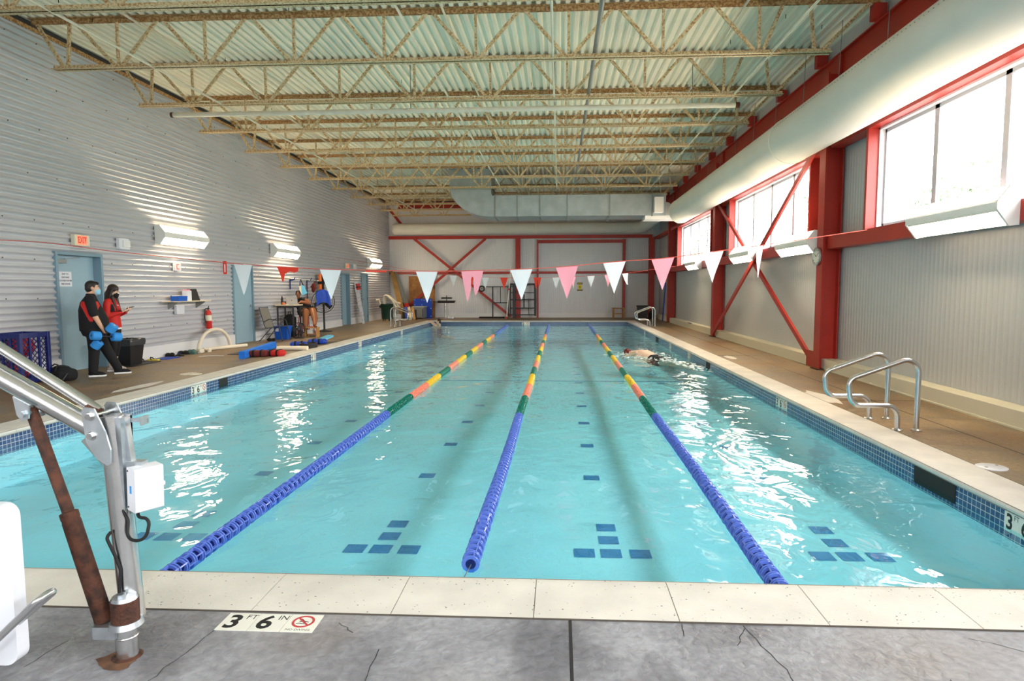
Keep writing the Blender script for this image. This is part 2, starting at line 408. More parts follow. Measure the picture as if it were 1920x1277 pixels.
def fillet(pts, r, n=6):
    """round the corners of a polyline"""
    pts = [Vector(p) for p in pts]; out = [pts[0]]
    rr = r if isinstance(r, (list, tuple)) else [r] * len(pts)
    for i in range(1, len(pts) - 1):
        a = (pts[i - 1] - pts[i]); b = (pts[i + 1] - pts[i]); la, lb = a.length, b.length; a.normalize(); b.normalize()
        ang = a.angle(b); t = min(rr[i] / math.tan(ang / 2), la * 0.49, lb * 0.49); R = t * math.tan(ang / 2)
        cen = pts[i] + (a + b).normalized() * (R / math.sin(ang / 2)); p0 = pts[i] + a * t; p1 = pts[i] + b * t
        v0, v1 = p0 - cen, p1 - cen; th = v0.angle(v1)
        for k in range(n + 1):
            s = k / n; out.append(cen + (v0 * math.sin((1 - s) * th) + v1 * math.sin(s * th)) / math.sin(th))
    out.append(pts[-1]); return out
# ------------------------------------------------------------------ the room
XL, XR, YF, YB, ZC = -8.85, 5.1, -3.6, 33.0, 6.0
PX0, PX1, PY0, PY1, CW = -5.9, 3.13, 3.16, 29.5, 0.385
ZW = -0.17
ORD = ['nearest', 'second', 'third', 'fourth', 'fifth', 'sixth', 'seventh', 'eighth', 'ninth', 'tenth', 'eleventh', 'twelfth', 'thirteenth']

# floor: stamped concrete deck around the pool
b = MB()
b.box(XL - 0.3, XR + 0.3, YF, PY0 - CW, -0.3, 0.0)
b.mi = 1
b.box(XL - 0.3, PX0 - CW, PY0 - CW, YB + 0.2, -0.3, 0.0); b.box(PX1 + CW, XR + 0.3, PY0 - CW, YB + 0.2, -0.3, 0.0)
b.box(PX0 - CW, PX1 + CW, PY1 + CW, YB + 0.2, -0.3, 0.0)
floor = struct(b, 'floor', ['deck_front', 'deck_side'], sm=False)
b = MB(); b.box(0.044, 0.058, YF, PY0 - CW, -0.01, 0.0012)
for y in (8.6, 14.3, 20.0): b.box(PX1 + CW, XR, y, y + 0.012, -0.01, 0.001)
for y in (6.2, 12.4, 18.6, 24.8): b.box(XL, PX0 - CW, y, y + 0.012, -0.01, 0.001)
b.box(4.17, 4.182, PY0, YB, -0.01, 0.001)
struct(b, 'control_joint', 'dark_joint', floor, sm=False)
b = MB()
def crack(pts, w):
    for i in range(len(pts) - 1):
        (xa, ya), (xb, yb) = pts[i], pts[i + 1]; d = Vector((xb - xa, yb - ya, 0)).normalized(); n = Vector((-d.y, d.x, 0))
        ww = w * random.uniform(0.5, 1.3)
        b.poly([Vector((xa, ya, 0.0012)) - n * w / 2, Vector((xb, yb, 0.0012)) - n * ww / 2, Vector((xb, yb, 0.0012)) + n * ww / 2, Vector((xa, ya, 0.0012)) + n * w / 2])
def wander(p, q, n, amp):
    out = []
    for k in range(n + 1):
        t = k / n; e = 0 if k in (0, n) else random.uniform(-amp, amp)
        out.append((p[0] + (q[0] - p[0]) * t + e, p[1] + (q[1] - p[1]) * t + random.uniform(-amp, amp) * 0.4))
    return out
for p, q, n, a in (((-1.5, 2.66), (-1.62, 2.0), 12, 0.012), ((0.82, 2.76), (0.98, 2.0), 14, 0.014), ((0.82, 2.74), (0.75, 2.6), 4, 0.01), ((1.75, 2.7), (2.3, 2.4), 8, 0.02), ((1.5, 2.4), (1.46, 2.0), 6, 0.012),
                   ((-0.99, 2.7), (-0.9, 2.62), 4, 0.01), ((-0.75, 2.5), (-0.72, 2.0), 8, 0.01), ((-2.1, 2.7), (-1.9, 2.745), 4, 0.008), ((0.55, 2.76), (0.54, 2.66), 3, 0.004), ((-2.1, 2.5), (-2.13, 2.3), 4, 0.01)):
    crack(wander(p, q, n, a), 0.0032)
struct(b, 'crack', 'dark_joint', floor, sm=False)
b = MB()   # worn pale patches
def patch(cx, cy, rxx, ryy, z=0.0015):
    b.poly([(cx + rxx * random.uniform(0.75, 1.1) * math.cos(2 * PI * k / 16), cy + ryy * random.uniform(0.75, 1.1) * math.sin(2 * PI * k / 16), z) for k in range(16)])
patch(3.62, 8.85, 0.13, 0.55); patch(-6.6, 10.9, 0.14, 0.22); patch(-6.5, 9.4, 0.12, 0.6); patch(3.7, 13.9, 0.1, 0.4)
struct(b, 'worn_patch', 'coping', floor, sm=False)

# coping: bullnosed stones
b = MB()
NOSE = [(0, -0.045), (-0.022, -0.04), (-0.03, -0.022), (-0.024, -0.006), (-0.006, 0.001), (0.04, 0.004), (CW - 0.004, 0.003), (CW, -0.045)]   # distance from the pool wall outwards, height
def nose(p, out, lat, l0, l1):
    fr = lambda d, z, t: Vector(p) + Vector(out) * d + Vector(lat) * t + Vector((0, 0, z))
    b.hexa([fr(d, z, l0) for d, z in NOSE], [fr(d, z, l1) for d, z in NOSE])
g = 0.0024
x = -0.116 - 9 * 0.661
while x < PX1 + CW:
    x0, x1 = max(x + g, PX0), min(x + 0.661 - g, PX1)
    if x1 > x0: nose((0, PY0, 0), (0, -1, 0), (1, 0, 0), x0, x1); nose((0, PY1, 0), (0, 1, 0), (1, 0, 0), x0, x1)
    x += 0.661
y = PY0
while y < PY1 - 0.01:
    y1 = min(y + 0.661, PY1)
    nose((PX0, 0, 0), (-1, 0, 0), (0, 1, 0), y + g, y1 - g); nose((PX1, 0, 0), (1, 0, 0), (0, 1, 0), y + g, y1 - g); y += 0.661
for sx_, sy_ in ((-1, -1), (-1, 1), (1, -1), (1, 1)):
    xx = PX0 if sx_ < 0 else PX1; yy = PY0 if sy_ < 0 else PY1
    b.box(min(xx, xx + sx_ * CW), max(xx, xx + sx_ * CW), min(yy, yy + sy_ * CW), max(yy, yy + sy_ * CW), -0.045, 0.003)
coping = struct(b, 'pool_coping', 'coping', sm=True)
b = MB()
b.box(PX0 - CW, PX1 + CW, PY0 - CW - 0.006, PY0 - CW + 0.004, -0.05, 0.0036)
for xa in (PX0 - CW, PX1 + CW): b.box(xa - 0.004, xa + 0.004, PY0 - CW, PY1 + CW, -0.05, 0.0036)
for k in range(420):      # pits in the cast stone of the near edge
    px_, py_ = random.uniform(-2.3, 2.35), PY0 - random.choice((random.uniform(0.0, 0.1), random.uniform(0.24, 0.375), random.uniform(0.02, 0.36)))
    r = random.choice((0.0012, 0.0018, 0.0024, 0.0034)); b.poly([(px_ + r * math.cos(a) * 1.3, py_ + r * math.sin(a), 0.0047) for a in (0, 1, 2, 3, 4, 5)])
struct(b, 'coping_pit', 'pit', coping, sm=False)
# mortar between the stones
b = MB(); b.box(PX0 - CW + .01, PX1 + CW - .01, PY0 - CW + .01, PY0 + 0.02, -0.05, -0.001); b.box(PX0 - CW + .01, PX1 + CW - .01, PY1 - 0.02, PY1 + CW - .01, -0.05, -0.001)
b.box(PX0 - CW + .01, PX0 + .02, PY0, PY1, -0.05, -0.001); b.box(PX1 - .02, PX1 + CW - .01, PY0, PY1, -0.05, -0.001)
struct(b, 'coping_mortar', 'joint', coping, sm=False)

# pool shell
ZT = -0.25; zf0, zf1 = -0.58, -0.9
b = MB()
b.poly([(PX0, PY0, zf0), (PX1, PY0, zf0), (PX1, 17, zf0 - 0.06), (PX0, 17, zf0 - 0.06)]); b.poly([(PX0, 17, zf0 - 0.06), (PX1, 17, zf0 - 0.06), (PX1, PY1, zf1), (PX0, PY1, zf1)])
for za, zb, mi in ((-1.5, ZT, 0), (ZT, -0.04, 1)):
    b.mi = mi
    b.poly([(PX0, PY0, za), (PX0, PY1, za), (PX0, PY1, zb), (PX0, PY0, zb)]); b.poly([(PX1, PY0, za), (PX1, PY1, za), (PX1, PY1, zb), (PX1, PY0, zb)])
    b.poly([(PX0, PY0, za), (PX1, PY0, za), (PX1, PY0, zb), (PX0, PY0, zb)]); b.poly([(PX0, PY1, za), (PX1, PY1, za), (PX1, PY1, zb), (PX0, PY1, zb)])
pool = struct(b, 'pool_basin', ['plaster', 'tile_blue'], sm=False)
b = MB()
def zfl(y): return (zf0 - 0.06 * (y - PY0) / (17 - PY0)) if y < 17 else (zf0 - 0.06 + (zf1 - zf0 + 0.06) * (y - 17) / (PY1 - 17))
def mark(x, y, s=0.082):
    b.poly([(x - s, y - s, zfl(y) + 0.004), (x + s, y - s, zfl(y) + 0.004), (x + s, y + s, zfl(y) + 0.004), (x - s, y + s, zfl(y) + 0.004)])
for cx_ in (-3.31, -1.43, 0.41, 2.26):
    for dx, dy in ((-0.21, 4.88), (0, 4.88), (0.23, 4.88), (0.0, 5.15), (0.0, 5.43)): mark(cx_ + dx, dy + (0.17 if cx_ < -3 else 0.03 * (cx_ > 2)))
    y = 6.92
    while y < 24: mark(cx_ - 0.05 + .01 * (y - 7), y, 0.085); y += 1.47
    for dx, dy in ((-0.26, 26.6), (0, 26.6), (0.26, 26.6), (0, 26.2), (0, 25.8)): mark(cx_ + dx, dy)
b.box(PX0, PX1, 14.5, 14.56, zfl(14.5), zfl(14.5) + 0.006)
struct(b, 'floor_mark', 'mark_tile', pool, sm=False)
# skimmer mouths in the tile band: black boxes paint the shade inside
b = MB()
for ya, yb in ((5.07, 5.66), (20.2, 20.75), (13.3, 13.65)): b.box(PX1 - 0.004, PX1 + 0.1, ya, yb, -0.21, -0.045)
b.box(PX0 - 0.1, PX0 + 0.004, 10.62, 10.9, -0.21, -0.045)
struct(b, 'skimmer_mouth_shade', 'black_rubber', pool, sm=False)
# the water
b = MB(); b.poly([(PX0, PY0, ZW), (PX1, PY0, ZW), (PX1, PY1, ZW), (PX0, PY1, ZW)])
water = obj(b, 'pool_water', 'water', sm=False); tag(water, 'clear turquoise rippled water filling the lap pool', 'water', kind='stuff')

# ceiling: fluted steel deck, flutes along the hall
b = MB(); p = 0.155; x = XL - 0.2
prof = []
while x < XR + 0.4: prof += [(x, 0.0), (x + 0.055, 0.0), (x + 0.08, 0.055), (x + 0.13, 0.055)]; x += p
lo = [b._v((xx, YF, ZC + zz)) for xx, zz in prof]; hi = [b._v((xx, YB + 0.1, ZC + zz)) for xx, zz in prof]
for i in range(len(prof) - 1): b.face([lo[i], lo[i + 1], hi[i + 1], hi[i]])
ceil = struct(b, 'ceiling', 'deck_steel', sm=False)
b = MB()
for k in range(90):
    xx = XL + 0.3 + 0.155 * random.randint(2, 85); yy = random.uniform(6, 24); b.box(xx + 0.02, xx + 0.028, yy, yy + 0.01, ZC - 0.07, ZC)
struct(b, 'deck_clip', 'screw', ceil, sm=False)
b = MB(); b.box(XL - .4, XR + .5, YF - .2, YB + .3, ZC + 0.07, ZC + 0.25); struct(b, 'roof_slab', 'wall_plain', ceil, sm=False)

# left wall: corrugated steel on a white curb, doors cut in
DOORS = [(10.76, 11.92, 2.18, -0.14), (16.83, 17.98, 2.16, -0.03), (25.42, 26.46, 2.16, -0.14), (28.06, 29.02, 2.2, -0.03)]
b = MB()
def corr(y0, y1, z0, z1, pitch=0.11, amp=0.021, n=8):
    pts = []; z = z0
    k0 = int(math.ceil((z1 - z0) / pitch * n))
    for k in range(k0 + 1):
        zz = min(z0 + k * pitch / n, z1); pts.append((XL + amp * math.sin(2 * PI * zz / pitch) - amp, zz))
    A = [b._v((xx, y0, zz)) for xx, zz in pts]; B = [b._v((xx, y1, zz)) for xx, zz in pts]
    for i in range(len(pts) - 1): b.face([A[i], B[i], B[i + 1], A[i + 1]])
edges = [YF] + [v for d in DOORS for v in d[:2]] + [YB]
for i in range(0, len(edges), 2): corr(edges[i], edges[i + 1], 0.27, 5.88)
for d in DOORS: corr(d[0], d[1], d[2], 5.88)
wl_ = struct(b, 'wall_left', 'corrugated')
b = MB()
for i in range(0, len(edges), 2): b.box(XL - 0.25, XL + 0.012, edges[i], edges[i + 1], 0, 0.27)
struct(b, 'baseboard_left', 'white_paint', sm=False)
b = MB(); b.box(XL - 0.045, XL + 0.008, YF, YB, 5.884, 5.895); b.box(XL + 0.002, XL + 0.008, YF, YB, 5.82, 5.884); tag(obj(b, 'ledger_angle', 'joist_rust', sm=False), 'tan steel ledger angle along the top of the corrugated wall', 'ledger')
b = MB(); b.box(XL - 0.09, XL - 0.05, YF, YB, 5.85, ZC + 0.08); struct(b, 'eave_gap_shade', 'charcoal', wl_, sm=False)  # charcoal strip paints the shade in the gap above the wall
b = MB(); b.box(XL - 0.4, XL - 0.3, YF, YB, 0, ZC + 0.05); struct(b, 'wall_backing', 'wall_plain', wl_, sm=False)
b = MB()
for z in (0.62, 1.28, 1.94, 2.6, 3.37, 4.14, 4.91, 5.57):
    y = -1.0 + random.uniform(0, 0.5)
    while y < YB:
        if not any(d[0] < y < d[1] and z < d[2] for d in DOORS):
            zz = round(z / 0.11) * 0.11 + 0.0275; b.box(XL - 0.002, XL + 0.008, y, y + 0.016, zz, zz + 0.016)
        y += 0.62
struct(b, 'screw_head', 'screw', wl_, sm=False)

def door(n, d, hinge_left, knob):
    y0, y1, z1, dep = d; fw = 0.055
    b = MB(); b.box(XL + dep - 0.045, XL + dep, y0 + fw, y1 - fw, 0.005, z1 - fw)
    o = struct(b, 'door_%d' % n, 'door_blue', sm=False); OM[o.name] = Matrix.Identity(4)
    b = MB()
    b.box(XL - 0.28, XL + 0.02, y0, y0 + fw, 0, z1); b.box(XL - 0.28, XL + 0.02, y1 - fw, y1, 0, z1); b.box(XL - 0.28, XL + 0.02, y0 + fw, y1 - fw, z1 - fw, z1)
    obj(b, 'door_frame', 'frame_blue', o, sm=False)
    b = MB(); yk = (y1 - fw - 0.09) if hinge_left else (y0 + fw + 0.09); s = -1 if hinge_left else 1; X = XL + dep
    b.cyl((X, yk, 1.03), (X + 0.012, yk, 1.03), 0.034); b.cyl((X, yk, 1.03), (X + 0.06, yk, 1.03), 0.012); b.tube([(X + 0.055, yk, 1.03), (X + 0.058, yk + s * 0.05, 1.03), (X + 0.05, yk + s * 0.12, 1.03)], 0.011)
    if knob: obj(b, 'door_handle', 'steel', o)
    b = MB(); yh = (y0 + fw) if hinge_left else (y1 - fw)
    for z in (0.25, 1.05, 1.85): b.cyl((X + 0.006, yh, z - 0.05), (X + 0.006, yh, z + 0.05), 0.009)
    obj(b, 'hinge', 'charcoal', o); return o
D1 = door(1, DOORS[0], True, True); D2 = door(2, DOORS[1], True, True); D3 = door(3, DOORS[2], True, False); D4 = door(4, DOORS[3], False, True)
b = MB(); X = XL - 0.14; b.box(X, X + 0.06, 10.84, 11.14, 1.98, 2.05); b.bar((X + 0.05, 11.1, 2.06), (X + 0.09, 11.35, 2.085), 0.02, 0.012); b.bar((X + 0.09, 11.35, 2.085), (X + 0.02, 11.5, 2.1), 0.02, 0.012)
obj(b, 'door_closer', 'grey_steel', D1, sm=False)
b = MB(); b.box(X, X + 0.003, 11.0, 11.3, 1.56, 1.83); sg = obj(b, 'door_sign', 'white_plastic', D1, sm=False)
frD = lambda yc, zc, xx: (lambda x, y, d: (xx + d, yc + x, zc + y))
for k, t in enumerate(('EXIT TO', 'GROUND', 'LOCKER ROOM', 'FIRE DOOR')):
    lettering(t, 0.041, frD(11.15, 1.785 - 0.06 * k, X + 0.0045), sg, 'ink_blue', bold=0.001)
b = MB(); b.box(XL - 0.139, XL - 0.135, 25.52, 25.66, 1.42, 1.66); obj(b, 'door_sign', 'white_plastic', D3, sm=False)
for d in DOORS: pass
b = MB(); b.box(XL - 0.29, XL - 0.2, 10.7, 11.98, 0, 2.2); b.box(XL - 0.29, XL - 0.2, 25.36, 26.5, 0, 2.2); struct(b, 'door_pocket', 'wall_plain', wl_, sm=False)

# right wall: ribbed liner panels, windows, curb
b = MB()
def ribs(y0, y1, z0, z1, X=XR, pitch=0.10, dep=0.0022):
    pr = []; y = y0
    while y < y1 - 1e-6:
        for dy, dd in ((0, 0), (0.045, 0), (0.06, dep), (0.085, dep)): 
            if y + dy <= y1: pr.append((y + dy, dd))
        y += pitch
    pr.append((y1, 0)); A = [b._v((X - dd, yy, z0)) for yy, dd in pr]; B = [b._v((X - dd, yy, z1)) for yy, dd in pr]
    for i in range(len(pr) - 1): b.face([A[i], A[i + 1], B[i + 1], B[i]])
ribs(YF, YB, 0.2, WZ0); ribs(YF, YB, WZ1, ZC + 0.05)
ws = sorted(WINS); ee = [YF] + [v for w in ws for v in w] + [YB]
for i in range(0, len(ee), 2): ribs(ee[i], ee[i + 1], WZ0, WZ1)
wr_ = struct(b, 'wall_right', 'wall_panel', sm=False)
b = MB(); b.box(4.84, XR + 0.25, YF, YB, 0, 0.2); b.box(4.832, 4.84, YF, YB, 0.0, 0.02); struct(b, 'baseboard_right', 'cream', sm=False)
b = MB(); b.box(5.30, 5.40, YF, YB, 0, WZ0 - 0.02); b.box(5.30, 5.40, YF, YB, WZ1 + 0.02, ZC + .1)
for i in range(0, len(ee), 2): b.box(5.30, 5.40, ee[i] if i == 0 else ee[i] + 0.02, ee[i + 1] - 0.02 if i + 1 < len(ee) - 1 else ee[i + 1], WZ0 - .02, WZ1 + .02)
struct(b, 'wall_outer', 'wall_plain', wr_, sm=False)
for k, (ya, yb) in enumerate(WINS):
    b = MB()      # white jamb, sill and head lining
    b.box(4.98, 5.30, ya, ya + 0.03, WZ0, WZ1); b.box(4.98, 5.30, yb - 0.03, yb, WZ0, WZ1); b.box(4.98, 5.30, ya, yb, WZ0, WZ0 + 0.03); b.box(4.98, 5.30, ya, yb, WZ1 - 0.03, WZ1)
    o = struct(b, 'window_%d' % (k + 1), 'white_paint', sm=False); OM[o.name] = Matrix.Identity(4)
    b = MB(); X0, X1 = 5.06, 5.12; a0, a1, z0, z1 = ya + 0.03, yb - 0.03, WZ0 + 0.03, WZ1 - 0.03; w = 0.05
    b.box(X0, X1, a0, a1, z0, z0 + w); b.box(X0, X1, a0, a1, z1 - w, z1)
    N = 4
    for i in range(N + 1):
        yy = a0 + (a1 - a0) * i / N; yy = min(max(yy, a0 + w / 2), a1 - w / 2); ww = 0.10 if 0 < i < N else w
        b.box(X0, X1, yy - ww / 2, yy + ww / 2, z0, z1)
    obj(b, 'window_frame', 'alu', o, sm=False)
    for i in range(N):
        y0_, y1_ = a0 + (a1 - a0) * i / N + 0.03, a0 + (a1 - a0) * (i + 1) / N - 0.03
        b = MB(); b.box(5.088, 5.094, y0_, y1_, z0 + 0.04, z1 - 0.04); obj(b, 'pane', 'glass', o, sm=False)

# trees outside, seen pale through the panes
mat('leaf', S(116, 138, 104), 0.7, var=0.3, vscale=2); mat('bark', S(90, 76, 64), 0.9)
def tree(x, y, h, r, label):
    t = thing('tree', label, 'tree', (x, y, -0.6), group='trees outside the windows')
    b = MB(); b.tube([(x, y, -0.6), (x + .1, y, h * .35), (x, y + .1, h * .7)], [.22, .16, .08], 10); obj(b, 'trunk', 'bark', t, True)
    b = MB()
    for k in range(1500):
        a, u, q = random.uniform(0, 2 * PI), random.uniform(-1, 1), random.uniform(.35, 1) ** .5; s = (1 - u * u) ** .5
        p = Vector((x + r * q * s * math.cos(a), y + r * q * s * math.sin(a), h * .68 + r * 1.1 * q * u)); d = Vector((random.gauss(0, 1), random.gauss(0, 1), random.gauss(0, 1))).normalized(); e = d.orthogonal().normalized(); w = random.uniform(.1, .22)
        b.poly([p - d * w, p + e * w * .5, p + d * w, p - e * w * .5])
    obj(b, 'foliage', 'leaf', t, True, sm=False)
tree(13.5, 22.0, 5.2, 1.9, 'pale leafy tree outside, seen low through the nearest window')
tree(17.5, 42.0, 8.2, 2.4, 'pale leafy tree outside, seen through the middle braced window')
tree(16.0, 68.0, 9.5, 3.0, 'pale tree outside, seen through the farthest window')
b = MB(); b.box(5.6, 60, -30, 120, -0.9, -0.6); struct(b, 'ground_outside', 'joint', sm=False)

# back wall: ribbed panels, white curb
b = MB()
def ribx(x0, x1, z0, z1, Y, pitch=0.1, dep=0.004):
    pr = []; x = x0
    while x < x1 - 1e-6:
        for dx, dd in ((0, 0), (0.045, 0), (0.06, dep), (0.085, dep)):
            if x + dx <= x1: pr.append((x + dx, dd))
        x += pitch
    pr.append((x1, 0)); A = [b._v((xx, Y - dd, z0)) for xx, dd in pr]; B = [b._v((xx, Y - dd, z1)) for xx, dd in pr]
    for i in range(len(pr) - 1): b.face([A[i], A[i + 1], B[i + 1], B[i]])
ribx(XL - 0.3, XR + 0.3, 0.2, ZC + 0.05, YB)
wb_ = struct(b, 'wall_back', 'wall_panel_back', sm=False)
b = MB(); b.box(XL, XR, YB - 0.06, YB + 0.1, 0, 0.22); struct(b, 'baseboard_back', 'white_paint', sm=False)
b = MB(); b.box(XL - .4, XR + .4, YB + 0.1, YB + 0.2, 0, ZC + .1); struct(b, 'wall_backing', 'wall_plain', wb_, sm=False)
# wall behind the camera; its windows are unseen, added for fill light
b = MB(); b.box(XL - .4, XR + .4, YF - 0.15, YF, 0, FZ0); b.box(XL - .4, XR + .4, YF - 0.15, YF, FZ1, ZC + .1)
fe = [XL - .4] + [v for w in FILL_WINS for v in w] + [XR + .4]
for i in range(0, len(fe), 2): b.box(fe[i], fe[i + 1], YF - 0.15, YF, FZ0, FZ1)
struct(b, 'wall_front', 'wall_plain', sm=False)
for k, (xa, xb) in enumerate(FILL_WINS):
    b = MB(); b.box(xa, xb, YF - .16, YF + .02, FZ0, FZ0 + .05); b.box(xa, xb, YF - .16, YF + .02, FZ1 - .05, FZ1)
    for xx in (xa, (xa + xb) / 2 - .03, xb - .06): b.box(xx, xx + .06, YF - .16, YF + .02, FZ0 + .05, FZ1 - .05)
    o = struct(b, 'window_%d' % (k + 5), 'white_paint', sm=False); OM[o.name] = Matrix.Identity(4)
    b = MB(); b.box(xa + .06, xb - .06, YF - .08, YF - .074, FZ0 + .05, FZ1 - .05); obj(b, 'pane', 'glass', o, sm=False)

# ------------------------------------------------------------------ red steelwork
def h_column(x0, x1, yc, wf, z1, t=0.02):
    """H section: flanges face the pool, web runs into the wall"""
    b = MB()
    b.box(x0, x0 + t, yc - wf / 2, yc + wf / 2, 0, z1); b.box(x1 - t, x1, yc - wf / 2, yc + wf / 2, 0, z1); b.box(x0 + t, x1 - t, yc - 0.008, yc + 0.008, 0, z1)
    return b
CY = [11.95, 20.05, 28.3]
for k, yc in enumerate(CY):
    t = thing('steel_column', ['red steel column carrying the round clock, beside the nearest window', 'red steel column at the far end of the cross bracing on the window wall', 'red steel column beyond the farthest window'][k], 'column', (4.88, yc, 0), group='red columns along the window wall')
    b = h_column(4.74, 5.06, yc, 0.26, 5.3); obj(b, 'shaft', 'red_steel', t, True, sm=False)
    b = MB(); b.box(4.70, 5.08, yc - 0.16, yc + 0.16, 0.0, 0.02); obj(b, 'base_plate', 'rust', t, True, sm=False)
    b = MB(); b.box(4.95, 5.05, yc - 0.06, yc + 0.06, 5.3, 5.62); obj(b, 'stub', 'red_steel', t, True, sm=False)
def beam_y(name, label, cat, x0, x1, ya, yb, z0, z1, t=0.022, grp=None, web_at=None):
    b = MB(); b.box(x0, x1, ya, yb, z0, z0 + t); b.box(x0, x1, ya, yb, z1 - t, z1); xm = (x0 + x1) / 2 if web_at is None else web_at; b.box(xm - 0.01, xm + 0.01, ya, yb, z0 + t, z1 - t)
    return tag(obj(b, name, 'red_steel', sm=False), label, cat, grp)
beam_y('eave_beam', 'long red steel eave beam under the roof deck above the white duct', 'beam', 4.95, 5.09, YF, YB - 0.2, 5.12, 5.66)
def girt(ya, yb, z0, z1, lab, g='red girts along the window wall', x0=4.82):
    b = MB(); b.box(x0, x0 + 0.012, ya, yb, z0, z1); b.box(x0 + 0.012, 5.06, ya, yb, z0, z0 + 0.012); b.box(x0 + 0.012, 5.06, ya, yb, z1 - 0.012, z1)
    return tag(obj(b, 'steel_girt', 'red_steel', sm=False), lab, 'beam', g)
gaps = [(YF, CY[0] - 0.13), (CY[0] + 0.13, CY[1] - 0.13), (CY[1] + 0.13, CY[2] - 0.13), (CY[2] + 0.13, YB - 0.3)]
nm = ['nearest bay right of the clock column', 'braced bay behind the clock column', 'third bay beyond the brace', 'last bay in the far right corner']
for (a, c), t in zip(gaps, nm):
    girt(a, c, 2.20, 2.42, 'red steel sill beam below the windows, ' + t); girt(a, c, 3.98, 4.10, 'red steel head beam above the windows, ' + t)
for k, (ya, yb) in enumerate(WINS[:3]):
    for yy, t in ((ya, 'near'), (yb, 'far')):
        b = MB(); s = -1 if t == 'near' else 1
        if k == 0 and t == 'near': continue
        b.box(4.82, 5.02, min(yy, yy + s * 0.07), max(yy, yy + s * 0.07), 2.42, 3.98)
        tag(obj(b, 'window_post', 'red_steel', sm=False), 'red steel post at the %s side of the %s window' % (t, ['nearest', 'middle', 'farthest'][k]), 'post', 'red window posts')
# cross bracing between the first two columns
for p0, p1, t in (((4.79, CY[0] + 0.25, 0.10), (4.79, CY[1] - 0.3, 4.05), 'rising away from the clock column foot'), ((4.735, CY[1] - 0.2, 0.10), (4.735, CY[0] + 0.35, 4.05), 'rising towards the clock column')):
    b = MB(); b.bar(p0, p1, 0.11, 0.05, up=(1, 0, 0)); o = obj(b, 'diagonal_brace', 'red_steel', sm=False); tag(o, 'red steel diagonal brace across the middle window, ' + t, 'brace', 'window wall cross bracing')
b = MB(); b.box(4.755, 4.762, CY[0] + 0.135, CY[0] + 0.5, 0.02, 0.32); tag(obj(b, 'gusset_plate', 'red_steel', sm=False), 'red gusset plate at the foot of the clock column', 'plate')
# back wall steel
def bk(x0, x1, y0, y1, z0, z1, name, lab, cat, g='red steel on the back wall'):
    b = MB(); b.box(x0, x1, y0, y1, z0, z1); return tag(obj(b, name, 'red_steel', sm=False), lab, cat, g)
bk(XL, 4.7, YB - 0.22, YB - 0.07, 4.06, 4.22, 'back_beam', 'red horizontal beam on the back wall under the round white duct', 'beam')
bk(XL, -2.27, YB - 0.17, YB - 0.05, 2.26, 2.38, 'back_girt', 'thin red horizontal girt on the back wall left of the thick post', 'beam')
bk(-2.0, -1.17, YB - 0.17, YB - 0.05, 2.26, 2.38, 'back_girt', 'short red girt on the back wall between the thick and thin posts', 'beam')
bk(-1.07, 3.21, YB - 0.17, YB - 0.05, 2.26, 2.38, 'back_girt', 'thin red horizontal girt crossing the big back wall panel', 'beam')
bk(3.37, 4.7, YB - 0.17, YB - 0.05, 2.26, 2.38, 'back_girt', 'short red girt right of the big back wall panel', 'beam')
bk(-2.26, -2.01, YB - 0.24, YB - 0.05, 0, 4.06, 'back_post', 'thick red post on the back wall left of the panel frame', 'post')
bk(-1.16, -1.08, YB - 0.22, YB - 0.05, 0, 4.0, 'back_post', 'thin red post framing the left side of the big back wall panel', 'post')
bk(3.22, 3.36, YB - 0.22, YB - 0.05, 0, 4.0, 'back_post', 'thin red post right of the big back wall panel, by the step stool', 'post')
bk(-1.08, 3.22, YB - 0.2, YB - 0.05, 3.82, 3.98, 'back_header', 'red header across the top of the big back wall panel', 'beam')
bk(4.5, 4.79, YB - 0.5, YB - 0.25, 0, 4.06, 'corner_post', 'dark red steel post in the far right corner', 'post')
bk(-8.3, 3.8, YB - 0.3, YB - 0.12, 5.62, 5.92, 'roof_beam', 'deep red beam at the top of the back wall behind the joists', 'beam')
for p0, p1, t in (((-7.51, YB - 0.26, 4.08), (-2.5, YB - 0.26, 0.06), 'falling to the foot of the thick post'), ((-3.78, YB - 0.33, 4.06), (-7.94, YB - 0.33, 0.51), 'falling to the left corner')):
    b = MB(); b.bar(p0, p1, 0.05, 0.13, up=(0, 1, 0) if False else (0, 0, 1)); tag(obj(b, 'diagonal_brace', 'red_steel', sm=False), 'red steel diagonal brace on the back wall, ' + t, 'brace', 'back wall cross bracing')
b = MB(); b.bar((-8.82, YB - 0.06, 5.62), (-8.2, YB - 0.06, 4.83), 0.08, 0.13); tag(obj(b, 'knee_brace', 'red_steel', sm=False), 'short red knee brace high in the far left corner', 'brace')
b = MB(); b.box(-8.22, -7.97, YB - 0.5, YB - 0.2, 0.36, 0.80); b.mi = 1; tag(obj(b, 'brace_shoe', 'red_steel', sm=False), 'bright red block at the low left end of the back wall brace', 'plate')

